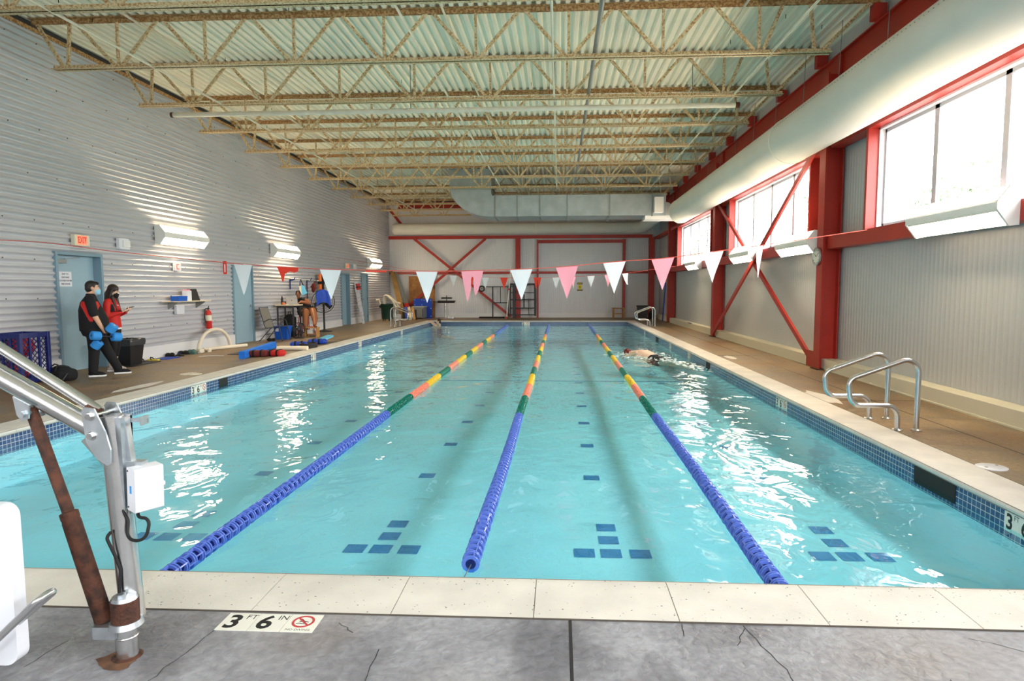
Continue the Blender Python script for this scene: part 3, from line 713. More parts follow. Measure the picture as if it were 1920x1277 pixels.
# ------------------------------------------------------------------ roof joists
NODES = [-7.36 + 1.5 * k for k in range(8)]
def angle_pair(b, xa, xb, y, z, s, up):
    for d in (-1, 1):
        b.box(xa, xb, min(y + d * 0.012, y + d * (0.012 + s)), max(y + d * 0.012, y + d * (0.012 + s)), z, z + 0.008) if up else b.box(xa, xb, min(y + d * 0.012, y + d * (0.012 + s)), max(y + d * 0.012, y + d * (0.012 + s)), z - 0.008, z)
        b.box(xa, xb, min(y + d * 0.012, y + d * 0.02), max(y + d * 0.012, y + d * 0.02), min(z, z + (s if up else -s)), max(z, z + (s if up else -s)))
ZB, ZTOP = 5.18, 5.998
def make_joist(y):
    t = thing('roof_joist', 'x', 'roof joist', (0, y, 5.18), group='cream steel roof joists')
    b = MB(); angle_pair(b, -8.48, 4.25, y, ZB, 0.07, True); obj(b, 'bottom_chord', 'joist', t, True, sm=False)
    b = MB(); angle_pair(b, XL + 0.02, 5.0, y, ZTOP, 0.075, False); obj(b, 'top_chord', 'joist_rust', t, True, sm=False)
    zt, zb = ZTOP - 0.05, ZB + 0.05; w = 0.032
    def web(p, q, ww=0.052):
        b = MB(); b.bar((p[0], y, p[1]), (q[0], y, q[1]), 0.035, ww, up=(0, 0, 1)); obj(b, 'web_bar', 'joist', t, True, sm=False)
    for i, xn in enumerate(NODES):
        web((xn, zb), (xn, zt), 0.042)
        if i < len(NODES) - 1: web((xn + 0.06, zb), (xn + 0.70, zt)); web((xn + 1.44, zb), (xn + 0.80, zt))
    web((NODES[0] - 0.06, zb), (NODES[0] - 0.72, zt)); web((-8.24, zb), (-8.17, zt), 0.05); web((-8.32, zb), (-8.75, zt)); web((NODES[-1] + 0.06, zb), (NODES[-1] + 0.36, zt)); web((4.0, zb), (3.92, zt), 0.05); web((4.12, zb), (4.85, zt))
    b = MB(); b.box(4.86, 5.06, y - 0.07, y + 0.07, 5.66, 5.9); obj(b, 'bearing_seat', 'red_steel', t, True, sm=False)
    return t
j0 = make_joist(8.40)
for k in range(12):
    y = 8.40 + 2.17 * k
    lab = 'cream steel roof joist, %s from the camera' % ORD[k] if k < 11 else 'cream steel roof joist against the back wall'
    if k == 0: j0['label'] = lab
    else:
        r = dup(j0, (0, y, 5.18), 0.0, lab)
# bridging along the roof
for xx, zz, t in ((-6.75, 5.2, 'nearest the corrugated wall'), (-2.19, 5.26, 'left of centre, lower'), (-1.86, 5.92, 'left of centre, upper'), (-0.11, 5.2, 'along the middle of the hall'), (3.33, 5.2, 'right side, lower'), (2.9, 5.92, 'right side, upper'), (-7.0, 5.92, 'nearest the corrugated wall, under the deck')):
    b = MB(); b.box(xx - 0.02, xx + 0.02, 4.0, 31.9, zz - 0.004, zz); b.box(xx - 0.004, xx, 4.0, 31.9, zz - 0.03, zz); tag(obj(b, 'roof_bridging', 'pipe_cream', sm=False), 'thin pale steel bridging strip under the roof, ' + t, 'strip', 'roof bridging')
t = thing('sprinkler_pipe', 'long round cream pipe crossing the hall under the joists', 'pipe', (-2.2, 13.0, 5.08), group='roof pipes')
b = MB(); b.cyl((-7.95, 13.0, 5.08), (3.46, 13.0, 5.08), 0.048, n=14); obj(b, 'pipe_run', 'pipe_cream', t, True)
b = MB(); b.cyl((-7.99, 13.0, 5.08), (-7.94, 13.0, 5.08), 0.055, n=14); b.cyl((3.44, 13.0, 5.08), (3.52, 13.0, 5.08), 0.055, n=14); obj(b, 'end_cap', 'rust', t, True)
b = MB()
for xx in (-6, -3, -0.1, 2.6):
    b = MB(); b.cyl((xx, 13, 5.1), (xx, 13, 5.98), 0.008, n=8); obj(b, 'hanger', 'grey_steel', t, True)
b = MB(); b.cyl((0.56, 4.0, 5.3), (0.56, 23.6, 5.3), 0.035, n=12); tag(obj(b, 'conduit', 'grey_steel'), 'grey conduit running along the roof right of centre', 'pipe', 'roof pipes')

# ------------------------------------------------------------------ ducts
t = thing('fabric_duct', 'huge round white fabric duct along the window wall', 'duct', (4.35, 12, 4.25))
DC, DR, DE = (4.33, 4.25), 0.42, 23.3
b = MB(); b.skin([b.ring((DC[0], yy, DC[1]), (0, 1, 0), DR, 40) for yy in (YF + 0.05, 4, 8, 12, 16, 20, DE)], False); obj(b, 'sleeve', 'fabric_duct', t, True)
b = MB(); b.lathe([(DR, 0), (DR * 0.97, 0.05), (DR * 0.85, 0.1), (DR * 0.5, 0.14), (0.01, 0.15)], 40, (DC[0], DE, DC[1]), (0, 1, 0)); obj(b, 'end_cap', 'fabric_duct', t, True)
b = MB()
for yy in (12.4, DE - 0.01, 4.1):
    b = MB(); b.torus((DC[0], yy, DC[1]), (0, 1, 0), DR, 0.012, 40, 6); obj(b, 'zip_seam', 'duct_seam', t, True)
y = 4.09; ang = math.radians(150); b = MB(); b.ball((DC[0] + DR * math.cos(ang), 4.0, DC[1] + DR * math.sin(ang)), 0.008, 6, 4); g0 = obj(b, 'grommet', 'grey_steel', t, True)
while y < 12.3: inst(g0, t, (0, y - 4.0, 0)); y += 0.09
b = MB(); y = 4.5
while y < DE:
    b = MB(); b.bar((DC[0] - 0.05, y, DC[1] + DR - 0.01), (DC[0] - 0.02, y, DC[1] + DR + 0.9), 0.008, 0.008); obj(b, 'hanging_wire', 'grey_steel', t, True); y += 1.45
t = thing('round_duct', 'round white duct lying along the back wall above the red beam', 'duct', (-2, 32.4, 4.55))
RR = 0.29; yb_ = YB - 0.45
b = MB(); b.skin([b.ring((xx, yb_, 4.55), (1, 0, 0), r, 32) for xx, r in ((-8.56, 0.05), (-8.55, 0.2), (-8.5, 0.26), (-8.42, RR), (-4, RR), (0, RR), (3.0, RR))], True); obj(b, 'sleeve', 'fabric_duct', t, True)
b = MB(); b.tube(fillet([(2.98, yb_, 4.55), (4.15, yb_, 4.55), (4.2, 29.5, 4.62), (4.2, 25.8, 4.62)], [0, 1.0, 0.8, 0], 10), RR, 28); obj(b, 'elbow', 'fabric_duct', t, True)
b = MB()
for xx in (-1.2, 3.0):
    b = MB(); b.torus((xx, yb_, 4.55), (1, 0, 0), RR + 0.004, 0.014, 32, 6); obj(b, 'joint_ring', 'duct_seam', t, True)
b = MB()
for k in range(16):
    b = MB(); b.ball((-7.8 + k * 0.75, yb_ - 0.02, 4.55 + RR + 0.03), 0.022, 8, 5); obj(b, 'hanger_clip', 'white_metal', t, True)
# galvanised rectangular duct with its elbow up through the roof
t = thing('rectangular_duct', 'grey galvanised rectangular duct hanging below the far joists, with a curved elbow', 'duct', (0, 25, 4.6))
GY0, GY1, GZ0, GZ1 = 24.2, 25.7, 4.22, 5.0
b = MB(); xs = [-2.45, -1.6, -0.75, 0.28, 1.87, 3.45]
b.box(-2.45, 3.95, GY0, GY1, GZ0, GZ1); obj(b, 'trunk', 'galvanized', t, True, sm=False)
out = [(-4.15, 6.0), (-4.15, 5.3)] + [(-2.6 - 1.55 * math.cos(a), 5.35 - 1.13 * math.sin(a)) for a in [PI / 2 * k / 10 for k in range(1, 11)]] + [(-2.44, GZ0), (-2.44, GZ1), (-2.55, GZ1)] + [(-2.5 - 0.08 * math.sin(a), 5.1 - 0.1 * math.cos(a)) for a in (0.4, 1.0, 1.57)] + [(-2.58, 6.0)]
b = MB(); b.ext(out, lambda a, c, d: (a, GY0 + 0.002 + d, c), GY1 - GY0 - 0.004); obj(b, 'elbow', 'galvanized', t, True, sm=False)
b = MB()
for xx in xs:
    b = MB(); b.box(xx - 0.02, xx + 0.02, GY0 - 0.03, GY1 + 0.02, GZ0 - 0.03, GZ1 + 0.02); obj(b, 'flange', 'grey_steel', t, True, sm=False)
b = MB(); b.box(-4.18, -2.55, GY0 - 0.02, GY1 + .02, 5.3, 5.34); obj(b, 'flange', 'grey_steel', t, True, sm=False)
b = MB(); b.box(3.5, 3.83, GY0 - 0.22, GY0, 4.3, 4.86); obj(b, 'damper_box', 'white_metal', t, True, sm=False)
b = MB(); b.box(3.2, 4.7, GY0 + 0.1, GY0 + 0.9, GZ0 - 0.14, GZ0 - 0.005); obj(b, 'lit_underside', 'white_metal', t, True, sm=False)  # white slab: window light on the duct's underside put into the colour
# ------------------------------------------------------------------ wall lamps
def wall_light(loc, rz, label, L=1.78):
    t = thing('wall_light', label, 'wall light', loc, rz, 'long wall lights with angled lenses')
    h = L / 2; P = [(0, .205), (.10, .215), (.222, .056), (.235, .036), (.235, -.036), (.222, -.056), (.10, -.215), (0, -.205)]
    b = MB()
    for s in (-1, 1): b.ext(P, lambda a, c, d, s=s: (a, s * (h - 0.035) + s * d, c), 0.035)
    b.box(0, .09, -h + .035, h - .035, -.198, .198)
    b.ext([(.208, .062), (.233, .036), (.233, -.036), (.208, -.062)], lambda a, c, d: (a, -h + .035 + d, c), L - .07); obj(b, 'housing', 'white_metal', t, sm=False)
    for s in (1, -1):
        b = MB(); b.ext([(.09, s * .196), (.094, s * .203), (.208, s * .060), (.203, s * .052)], lambda a, c, d: (a, -h + .036 + d, c), L - .072); obj(b, 'lens', 'lens', t, sm=False)
    return t
for (y, z), l in zip(((14.47, 2.705), (20.05, 2.70), (29.9, 2.71)), ('above the wall shelf', 'above the work table', 'nearest the far left corner')):
    wall_light((XL + 0.0, y, z), 0.0, 'white wall light with glowing slanted lenses on the corrugated wall, ' + l)
for y, l in zip((7.9, 13.05, 16.75, 22.85), ('nearest lamp under the first window', 'just beyond the round clock', 'left half of the braced bay', 'under the farthest window')):
    wall_light((4.82, y, 2.36), PI, 'white glowing wall light on the red sill beam, ' + l)

# ------------------------------------------------------------------ lane lines
def float_mesh(name, dark, light, full=True):
    b = MB(); L = 0.079
    b.lathe([(0.018, -L / 2), (0.030, -L / 2), (0.034, -L / 2 + .012), (0.034, L / 2 - .012), (0.030, L / 2), (0.018, L / 2)], 14, axis=(0, 1, 0))
    b.mi = 1
    for yy in (-0.030, 0.030): b.lathe([(0.044, yy - .004), (0.052, yy - .006), (0.055, yy), (0.052, yy + .006), (0.044, yy + .004)], 18, axis=(0, 1, 0))
    for k in range(5):
        a = 2 * PI * k / 5; u = Vector((math.cos(a), 0, math.sin(a))); v = Vector((-math.sin(a), 0, math.cos(a)))
        b.hexa([u * 0.036 + v * s * 0.0045 + Vector((0, -0.036 + (1 - s) * 0.002, 0)) for s in (-1, 1)] + [u * 0.054 + v * s * 0.004 + Vector((0, -0.036, 0)) for s in (1, -1)],
               [u * 0.036 + v * s * 0.0045 + Vector((0, 0.040, 0)) for s in (-1, 1)] + [u * 0.054 + v * s * 0.004 + Vector((0, 0.040, 0)) for s in (1, -1)])
    me = b.mesh(name); me.materials.append(MATS[dark]); me.materials.append(MATS[light]); smooth(me); return me
mat('float_green_dark', S(6, 66, 62), 0.4); mat('float_pink_dark', S(214, 96, 84), 0.5); mat('float_yellow_dark', S(214, 160, 30), 0.5)
FM = {'b': float_mesh('lane_float', 'float_dark', 'float_light'), 'g': float_mesh('lane_float', 'float_green_dark', 'float_green'), 'p': float_mesh('lane_float', 'float_pink_dark', 'float_pink'), 'y': float_mesh('lane_float', 'float_yellow_dark', 'float_yellow')}
SEG = [(8.1, 'b'), (9.45, 'g'), (10.6, 'p'), (11.8, 'y'), (12.9, 'g'), (14.0, 'p'), (15.2, 'y'), (16.3, 'g'), (17.5, 'y'), (18.7, 'p'), (19.7, 'g'), (21.0, 'y'), (22.2, 'p'), (22.8, 'g'), (99, 'b')]
COLS = {'b': ('float_light', 'float_dark'), 'g': ('float_green', 'float_green_dark'), 'p': ('float_pink', 'float_pink_dark'), 'y': ('float_yellow', 'float_yellow_dark')}
def lane_line(x, xf, y0, label):
    X = lambda y: x + (xf - x) * (y - 3.5) / 22.5
    t = thing('lane_line', label, 'lane line', (x, y0, ZW), group='floating lane lines')
    ys = []; y = y0 + 0.05
    while y < 28.6: ys.append(y); y += 0.0835
    zc = ZW + 0.026
    for i, y in enumerate(ys[:100]):
        c = next(k for lim, k in SEG if y < lim); o = bpy.data.objects.new('lane_float', FM[c]); COL.objects.link(o); o.parent = t
        o.location = (X(y) - x + 0.006 * math.sin(y * 1.3), y - y0, zc - ZW); o.rotation_euler = (random.uniform(-.05, .05), random.uniform(0, 6.28), random.uniform(-.05, .05)); OM[o.name] = OM[t.name]
    b = MB(); ms = []
    for c in 'bgpy': ms += list(COLS[c])
    for y in ys[100:]:
        c = next(k for lim, k in SEG if y < lim); i = 'bgpy'.index(c) * 2
        b.mi = i + 1; b.cyl((X(y), y - 0.04, zc), (X(y), y + 0.04, zc), 0.046, n=8)
        b.mi = i; b.lathe([(0.046, -0.03), (0.056, -0.024), (0.056, 0.024), (0.046, 0.03)], 10, (X(y), y, zc), (0, 1, 0), cap=False)
    o = obj(b, 'far_floats', ms, t, True); o['kind'] = 'stuff'
    b = MB(); b.tube([(x, PY0 - 0.01, -0.03), (x, PY0 + 0.04, -0.06), (x, y0, zc), (X(28.6), 28.6, zc), (X(29.4), PY1 - 0.02, -0.06)], 0.0035, 6); obj(b, 'cable', 'cable', t, True)
    return t
lane_line(-2.245, -2.34, 3.28, 'left lane line of ribbed coloured floats, running down to the near coping')
lane_line(-0.525, -0.48, 3.64, 'middle lane line of ribbed floats, its last blue float short of the coping')
lane_line(1.215, 1.33, 3.34, 'right lane line of ribbed floats, nearest the window wall')

# ------------------------------------------------------------------ backstroke flags
def pennant_line(pts, label, flags, w, h, r):
    t = thing('pennant_line', label, 'pennant string', pts[len(pts) // 2], group='backstroke flag lines')
    # smooth the sagging cord
    P = [Vector(p) for p in pts]; cur = []
    for i in range(len(P) - 1):
        p0, p1, p2, p3 = P[max(i - 1, 0)], P[i], P[i + 1], P[min(i + 2, len(P) - 1)]
        for k in range(6):
            s = k / 6; cur.append(0.5 * ((2 * p1) + (p2 - p0) * s + (2 * p0 - 5 * p1 + 4 * p2 - p3) * s * s + (3 * p1 - p0 - 3 * p2 + p3) * s ** 3))
    cur.append(P[-1]); b = MB(); b.tube(cur, r, 6); obj(b, 'cord', 'rope', t, True)
    def at(x):
        for a, c in zip(cur, cur[1:]):
            if a.x <= x <= c.x: return a + (c - a) * ((x - a.x) / (c.x - a.x))
        return cur[-1]
    for x, m, kind, yaw in flags:
        p = at(x); a = at(x - 0.1); c = at(x + 0.1); d = (c - a).normalized(); d = Matrix.Rotation(yaw, 3, 'Z') @ d; u = Vector((0, 0, 1)); nn = d.cross(u).normalized()
        b = MB(); N = 9; hh = h * random.uniform(.97, 1.03); ph = random.uniform(0, 6)
        def pt(s, v, off): return p + d * (s * w / 2) - u * (v * hh) + nn * (off + 0.02 * math.sin(3 * v + ph) * v + 0.012 * math.sin(5 * s + ph) * v)
        if kind == 'flag':
            for off in (0, 0.0016):
                rows = [[b._v(pt(s * (1 - v), v, off)) for s in (-1, -0.5, 0, 0.5, 1)] for v in [k / N * 0.995 for k in range(N + 1)]]
                for A, B in zip(rows, rows[1:]):
                    for k in range(4): b.face([A[k], A[k + 1], B[k + 1], B[k]])
        else:
            for off in (0, 0.0016): b.poly([pt(s, v, off) for s, v in kind])
        obj(b, 'pennant', m, t, True)
    return t
FOLD_RED = [(-1, 0), (1, 0), (0.95, .12), (0.6, .17), (0.2, .14), (-0.25, .22), (-0.45, .5), (-0.55, .5), (-0.7, .28)]
FOLD_PINK = [(-1, 0), (1, 0), (0.55, .62), (0.3, .8), (0.12, .6), (0.1, .25), (0, .16), (-.12, .26), (-.14, .6), (-.42, .98), (-.5, .9)]
FLAT_RED = [(-1, 0), (1, 0), (0.95, .06), (-.95, .05)]
HALF_W = [(-1, 0), (1, 0), (0.9, .5), (0.75, .75), (0.95, 1.0), (0.4, .92), (-.2, .55)]
front = [(-8.875, 9.7, 2.29), (-8.2, 9.85, 2.25), (-7.3, 10.0, 2.13), (-6.3, 10.15, 2.02), (-5.18, 10.2, 1.91), (-4.43, 10.2, 1.86), (-3.72, 10.2, 1.82), (-2.14, 10.2, 1.785), (-1.4, 10.2, 1.79), (-.61, 10.2, 1.81), (.12, 10.2, 1.85), (.87, 10.2, 1.92), (1.63, 10.2, 1.97), (2.41, 10.2, 2.07), (3.12, 10.2, 2.16), (4.8, 10.3, 2.40)]
pennant_line(front, 'nearer sagging string of large white, pink and red pennants across the pool',
    [(-5.18, 'pen_white', 'flag', -.25), (-4.43, 'pen_red', FOLD_RED, 0), (-3.72, 'pen_white', 'flag', 0), (-2.97, 'pen_red', FLAT_RED, 0), (-2.14, 'pen_white', 'flag', 0), (-1.40, 'pen_pink', FOLD_PINK, 0), (-.61, 'pen_white', 'flag', 0), (.12, 'pen_pink', 'flag', 0), (.87, 'pen_white', 'flag', 0), (1.63, 'pen_pink', 'flag', 0), (2.41, 'pen_white', 'flag', .25), (3.12, 'pen_white', 'flag', .9)], 0.36, 0.50, 0.007)
back = [(-8.875, 25, 2.75), (-7.38, 25, 2.5), (-5.6, 25, 2.2), (-4.19, 25, 2.03), (-3.38, 25, 1.97), (-2.92, 25, 1.95), (-2.18, 25, 1.93), (-.86, 25, 1.93), (-.13, 25, 1.94), (.54, 25, 1.96), (1.23, 25, 1.99), (1.89, 25, 2.03), (2.55, 25, 2.08), (4.825, 25.1, 2.40)]
pennant_line(back, 'farther string of small pennants near the back wall',
    [(-4.19, 'pen_white', 'flag', 0), (-3.45, 'pen_red', 'flag', 1.2), (-2.92, 'pen_white', 'flag', 0), (-2.18, 'pen_red', 'flag', 0), (-.86, 'pen_red', FOLD_PINK, 0), (-.13, 'pen_white', 'flag', 0), (.54, 'pen_pink', 'flag', 0.9), (1.23, 'pen_white', 'flag', 0), (1.89, 'pen_pink', 'flag', 0.3), (2.55, 'pen_white', HALF_W, 0.6)], 0.30, 0.46, 0.006)

# ------------------------------------------------------------------ grab rails
RAIL = [(3.755, 0.0), (3.755, 0.74), (3.62, 0.76), (3.05, 0.50), (3.08, 0.265), (3.56, 0.265), (3.565, 0.0)]
def grab_rail(name, y, label, grp, mir=None, dz=1.0):
    t = thing(name, label, 'grab rail', (3.7 if mir is None else mir - 3.7, y, 0), group=grp)
    f = (lambda x: x) if mir is None else (lambda x: mir - x)
    pts = fillet([(f(3.755), y, 0.0), (f(3.755), y, 0.80), (f(3.04), y, 0.535), (f(3.075), y, 0.262), (f(3.555), y, 0.262), (f(3.562), y, 0.0)], [0, 0.13, 0.10, 0.11, 0.12, 0], 9)
    b = MB(); b.tube(pts, 0.0265, 16); obj(b, 'rail_tube', 'steel', t, True)
    for xx in (3.755, 3.562):
        b = MB(); b.lathe([(0.055, 0.0), (0.055, 0.008), (0.034, 0.014), (0.028, 0.022)], 20, (f(xx), y, 0)); obj(b, 'flange', 'steel', t, True)
grab_rail('grab_rail', 6.80, 'stainless grab rail on the right deck, nearest of its pair', 'near right pool ladder rails')
grab_rail('grab_rail', 7.41, 'stainless grab rail on the right deck, just behind the nearest one', 'near right pool ladder rails')
grab_rail('grab_rail', 25.2, 'stainless grab rail at the far right corner, front one of its pair', 'far right pool ladder rails')
grab_rail('grab_rail', 25.85, 'stainless grab rail at the far right corner, rear one of its pair', 'far right pool ladder rails')
MIR = PX0 + PX1
grab_rail('grab_rail', 25.0, 'stainless grab rail on the far left deck, front one of its pair', 'far left pool ladder rails', MIR - 0.2)
grab_rail('grab_rail', 25.7, 'stainless grab rail by the green bin, rear one of its pair', 'far left pool ladder rails', MIR - 0.2)

# ------------------------------------------------------------------ depth markers
def no_diving(b_red, b_ink, fr, cx, cy, r):
    for k in range(32):
        a0, a1 = 2 * PI * k / 32, 2 * PI * (k + 1) / 32
        b_red.hexa([fr(cx + q * math.cos(a), cy + q * math.sin(a), 0) for q, a in ((r, a0), (r, a1), (r * .78, a1), (r * .78, a0))], [fr(cx + q * math.cos(a), cy + q * math.sin(a), 0.0006) for q, a in ((r, a0), (r, a1), (r * .78, a1), (r * .78, a0))])
    c, s = math.cos(-PI / 4), math.sin(-PI / 4)
    q = [(-r * .85, -r * .09), (r * .85, -r * .09), (r * .85, r * .09), (-r * .85, r * .09)]
    b_red.hexa([fr(cx + x * c - y * s, cy + x * s + y * c, 0.0006) for x, y in q], [fr(cx + x * c - y * s, cy + x * s + y * c, 0.0012) for x, y in q])
    def ln(x0, y0, x1, y1, w):
        d = Vector((x1 - x0, y1 - y0)).normalized(); n = Vector((-d.y, d.x)) * w / 2
        b_ink.hexa([fr(cx + r * (x + i * n.x), cy + r * (y + i * n.y), 0) for x, y, i in ((x0, y0, -1), (x1, y1, -1), (x1, y1, 1), (x0, y0, 1))], [fr(cx + r * (x + i * n.x), cy + r * (y + i * n.y), 0.0005) for x, y, i in ((x0, y0, -1), (x1, y1, -1), (x1, y1, 1), (x0, y0, 1))])
    ln(-.3, .42, .05, 0.05, .16); ln(.05, .05, .5, -.05, .10); ln(.05, .05, -.35, .0, .1); ln(-.55, -.35, -.25, -.25, .08); ln(-.25, -.25, .05, -.38, .08); ln(.05, -.38, .4, -.25, .08)
    b_ink.hexa([fr(cx + r * (.16 + .11 * math.cos(k)), cy + r * (-.12 + .11 * math.sin(k)), 0) for k in range(6)], [fr(cx + r * (.16 + .11 * math.cos(k)), cy + r * (-.12 + .11 * math.sin(k)), 0.0005) for k in range(6)])
def depth_marker(base, ex, ey, en, label, texts=(('3', 'FT'), ('6', 'IN')), s=0.148, full=True, nd=True):
    """tiles laid from `base` along ex, upright along ey, facing en"""
    base, ex, ey, en = Vector(base), Vector(ex), Vector(ey), Vector(en); fr = lambda x, y, d: base + ex * x + ey * y + en * (d + 0.0036)
    t = thing('depth_marker', label, 'depth marker', base, group='pool depth markers')
    n = len(texts) + (1 if nd else 0)
    for k in range(n):
        b = MB(); g = 0.0015
        b.hexa([base + ex * (k * s + x) + ey * y - en * 0.002 for x, y in ((g, g), (s - g, g), (s - g, s - g), (g, s - g))], [base + ex * (k * s + x) + ey * y + en * 0.0035 for x, y in ((g, g), (s - g, g), (s - g, s - g), (g, s - g))]); tl = obj(b, 'tile', 'marker_tile', t, True, sm=False)
        if k < len(texts):
            big, small = texts[k]
            lettering(big, s * 1.02, lambda x, y, d, k=k: fr(k * s + s * 0.36 + x * 0.95, s * 0.46 + y, d), tl, 'ink', bold=0.004)
            if small: lettering(small, s * 0.36, lambda x, y, d, k=k: fr(k * s + s * 0.82 + x * 0.9, s * 0.76 + y, d), tl, 'ink')
        else:
            br, bi = MB(), MB(); no_diving(br, bi, fr, k * s + s * 0.5, s * 0.58, s * 0.34)
            obj(br, 'ban_symbol', 'no_red', tl, True, sm=False); obj(bi, 'diver_figure', 'ink', tl, True, sm=False)
            if full: lettering('NO DIVING', s * 0.145, lambda x, y, d, k=k: fr(k * s + s * 0.5 + x, s * 0.12 + y, d), tl, 'ink')
    return t
X_, Y_, Z_ = Vector((1, 0, 0)), Vector((0, 1, 0)), Vector((0, 0, 1))
depth_marker((-1.522, 2.608, 0.0), X_, Y_, Z_, 'depth marker 3 FT 6 IN NO DIVING in the grey deck beside the near coping')
zt_ = -0.05 - 0.148
depth_marker((PX1, 9.25, zt_), -Y_, Z_, -X_, 'depth marker 3 FT 6 IN on the right pool wall, before the nearest grab rails')
depth_marker((PX1, 4.52, zt_), -Y_, Z_, -X_, 'depth marker 3 FT cut off at the right edge of the photo')
depth_marker((PX0, 9.78, zt_), Y_, Z_, X_, 'depth marker 3 FT 6 IN on the left pool wall, nearest on that side')
depth_marker((PX0, 14.72, zt_), Y_, Z_, X_, 'white depth marker on the left pool wall beside the white foam tube', (('4', 'FT'),))
depth_marker((PX0, 18.3, zt_), Y_, Z_, X_, 'white depth marker on the left pool wall below the blue float belts', (('4', 'FT'),))
depth_marker((PX0, 23.3, zt_), Y_, Z_, X_, 'white depth marker on the left pool wall beside the far grab rails', (('5', 'FT'),))
depth_marker((PX1, 15.6, zt_), -Y_, Z_, -X_, 'white depth marker on the right pool wall opposite the cross bracing', (('4', 'FT'),))
depth_marker((PX1, 18.2, zt_), -Y_, Z_, -X_, 'white depth marker on the right pool wall behind the swimmer', (('4', 'FT'),))
depth_marker((PX1, 23.6, zt_), -Y_, Z_, -X_, 'white depth marker on the right pool wall near the far rails', (('5', 'FT'),))
depth_marker((-1.74, PY1, zt_), X_, Z_, -Y_, 'white depth marker 5 FT on the far pool wall', (('5', 'FT'),), s=0.18)
# deck lids
def lid(loc, r, label, m='white_plastic'):
    t = thing('skimmer_lid', label, 'lid', loc, group='round deck lids')
    b = MB(); b.lathe([(r, 0.0), (r, 0.006), (r - 0.008, 0.010), (0.001, 0.011)], 32, loc); obj(b, 'cover', m, t, True)
    for a in (0.5, 3.6):
        b = MB(); b.cyl((loc[0] + r * .62 * math.cos(a), loc[1] + r * .62 * math.sin(a), 0.0105), (loc[0] + r * .62 * math.cos(a), loc[1] + r * .62 * math.sin(a), 0.013), 0.012, n=10); obj(b, 'screw', 'grey_steel', t, True)
lid((3.61, 5.40, 0), 0.115, 'round white skimmer lid on the right deck near the grab rails')
lid((-6.45, 10.85, 0), 0.11, 'round cream lid in the left deck above the nearest left depth marker', 'cream')

# ------------------------------------------------------------------ pool lift
t = thing('pool_lift', 'stainless pool lift with a rusty ram standing in the near deck at left', 'pool lift', (-1.77, 2.4, 0))
YL = 2.4
b = MB(); b.cyl((-1.768, YL, 0), (-1.768, YL, 0.16), 0.042, n=24); b.torus((-1.768, YL, 0.09), (0, 0, 1), 0.042, 0.003, 24, 6); obj(b, 'socket_tube', 'steel', t, True)
b = MB(); b.lathe([(0.058, 0), (0.054, 0.004), (0.044, 0.008)], 20, (-1.77, YL, 0)); obj(b, 'rust_ring', 'rust', t, True)
b = MB(); b.poly([(-1.785 + r * math.cos(a), YL - .03 + r * .8 * math.sin(a), 0.0014) for a, r in [(2 * PI * k / 18, random.uniform(.05, .105)) for k in range(18)]]); obj(b, 'rust_stain', 'rust_light', t, True, sm=False)
b = MB(); b.cyl((-1.768, YL, 0.155), (-1.768, YL, 0.245), 0.052, n=24); obj(b, 'rusty_collar', 'rust', t, True)
b = MB(); b.cyl((-1.768, YL, 0.245), (-1.768, YL, 0.258), 0.05, 0.044, n=24); b.cyl((-1.775, YL - .01, 0.258), (-1.775, YL - .01, 0.27), 0.018, n=8); obj(b, 'collar_cap', 'zinc', t, True)
b = MB(); b.cyl((-1.768, YL, 0.135), (-1.768, YL, 0.157), 0.066, 0.058, n=24); b.ext([(-1.905, YL - .02), (-1.87, YL - .055), (-1.78, YL - .05), (-1.77, YL + .04), (-1.87, YL + .045), (-1.905, YL + .02)], lambda a, c, d: (a, c, .098 + d), .05); obj(b, 'ram_foot', 'zinc', t, True)
b = MB(); b.cyl((-1.778, YL + 0.06, 0.14), (-1.826, YL + 0.06, 0.99), 0.046, n=28); obj(b, 'mast', 'steel', t, True)
b = MB(); b.box(-1.795, -1.765, YL + 0.03, YL + 0.1, 0.6, 0.985); b.box(-1.85, -1.765, YL + 0.09, YL + 0.1, 0.9, 0.99); obj(b, 'mast_channel', 'zinc', t, True, sm=False)
b = MB()   # pivot plates, one on each side of the mast
for yy in (YL - 0.012, YL + 0.115):
    b = MB(); b.ext([(-1.894, 1.02), (-1.882, 1.035), (-1.842, 1.03), (-1.800, 0.935), (-1.783, 0.865), (-1.786, 0.808), (-1.80, 0.80), (-1.845, 0.83), (-1.882, 0.895)], lambda a, c, d, yy=yy: (a, yy + d, c), 0.008); obj(b, 'pivot_plate', 'zinc', t, True, sm=False)

for bx, bz in ((-1.858, 1.0), (-1.856, 0.921)):
    b = MB(); b.cyl((bx, YL - 0.022, bz), (bx, YL + 0.13, bz), 0.008, n=12); b.cyl((bx, YL - 0.028, bz), (bx, YL - 0.014, bz), 0.013, n=6); b.cyl((bx, YL - 0.014, bz), (bx, YL - 0.012, bz), 0.019, n=16); obj(b, 'pivot_bolt', 'steel', t, True)
b = MB(); b.cyl((-2.95, YL + 0.055, 1.70), (-1.868, YL + 0.055, 1.006), 0.021, n=20); obj(b, 'upper_arm', 'steel', t, True)
b = MB(); b.cyl((-2.95, YL + 0.055, 1.525), (-1.862, YL + 0.055, 0.917), 0.041, n=26); obj(b, 'lower_arm', 'steel', t, True)
b = MB(); b.cyl((-1.915, YL + .05, 1.02), (-1.87, YL + .05, 0.995), 0.027, n=16); obj(b, 'arm_clevis', 'rust', t, True)
b = MB(); b.bar((-1.93, YL + .06, 0.90), (-1.845, YL + .06, 0.80), 0.02, 0.055); obj(b, 'stop_wedge', 'grey_steel', t, True, sm=False)
b = MB()
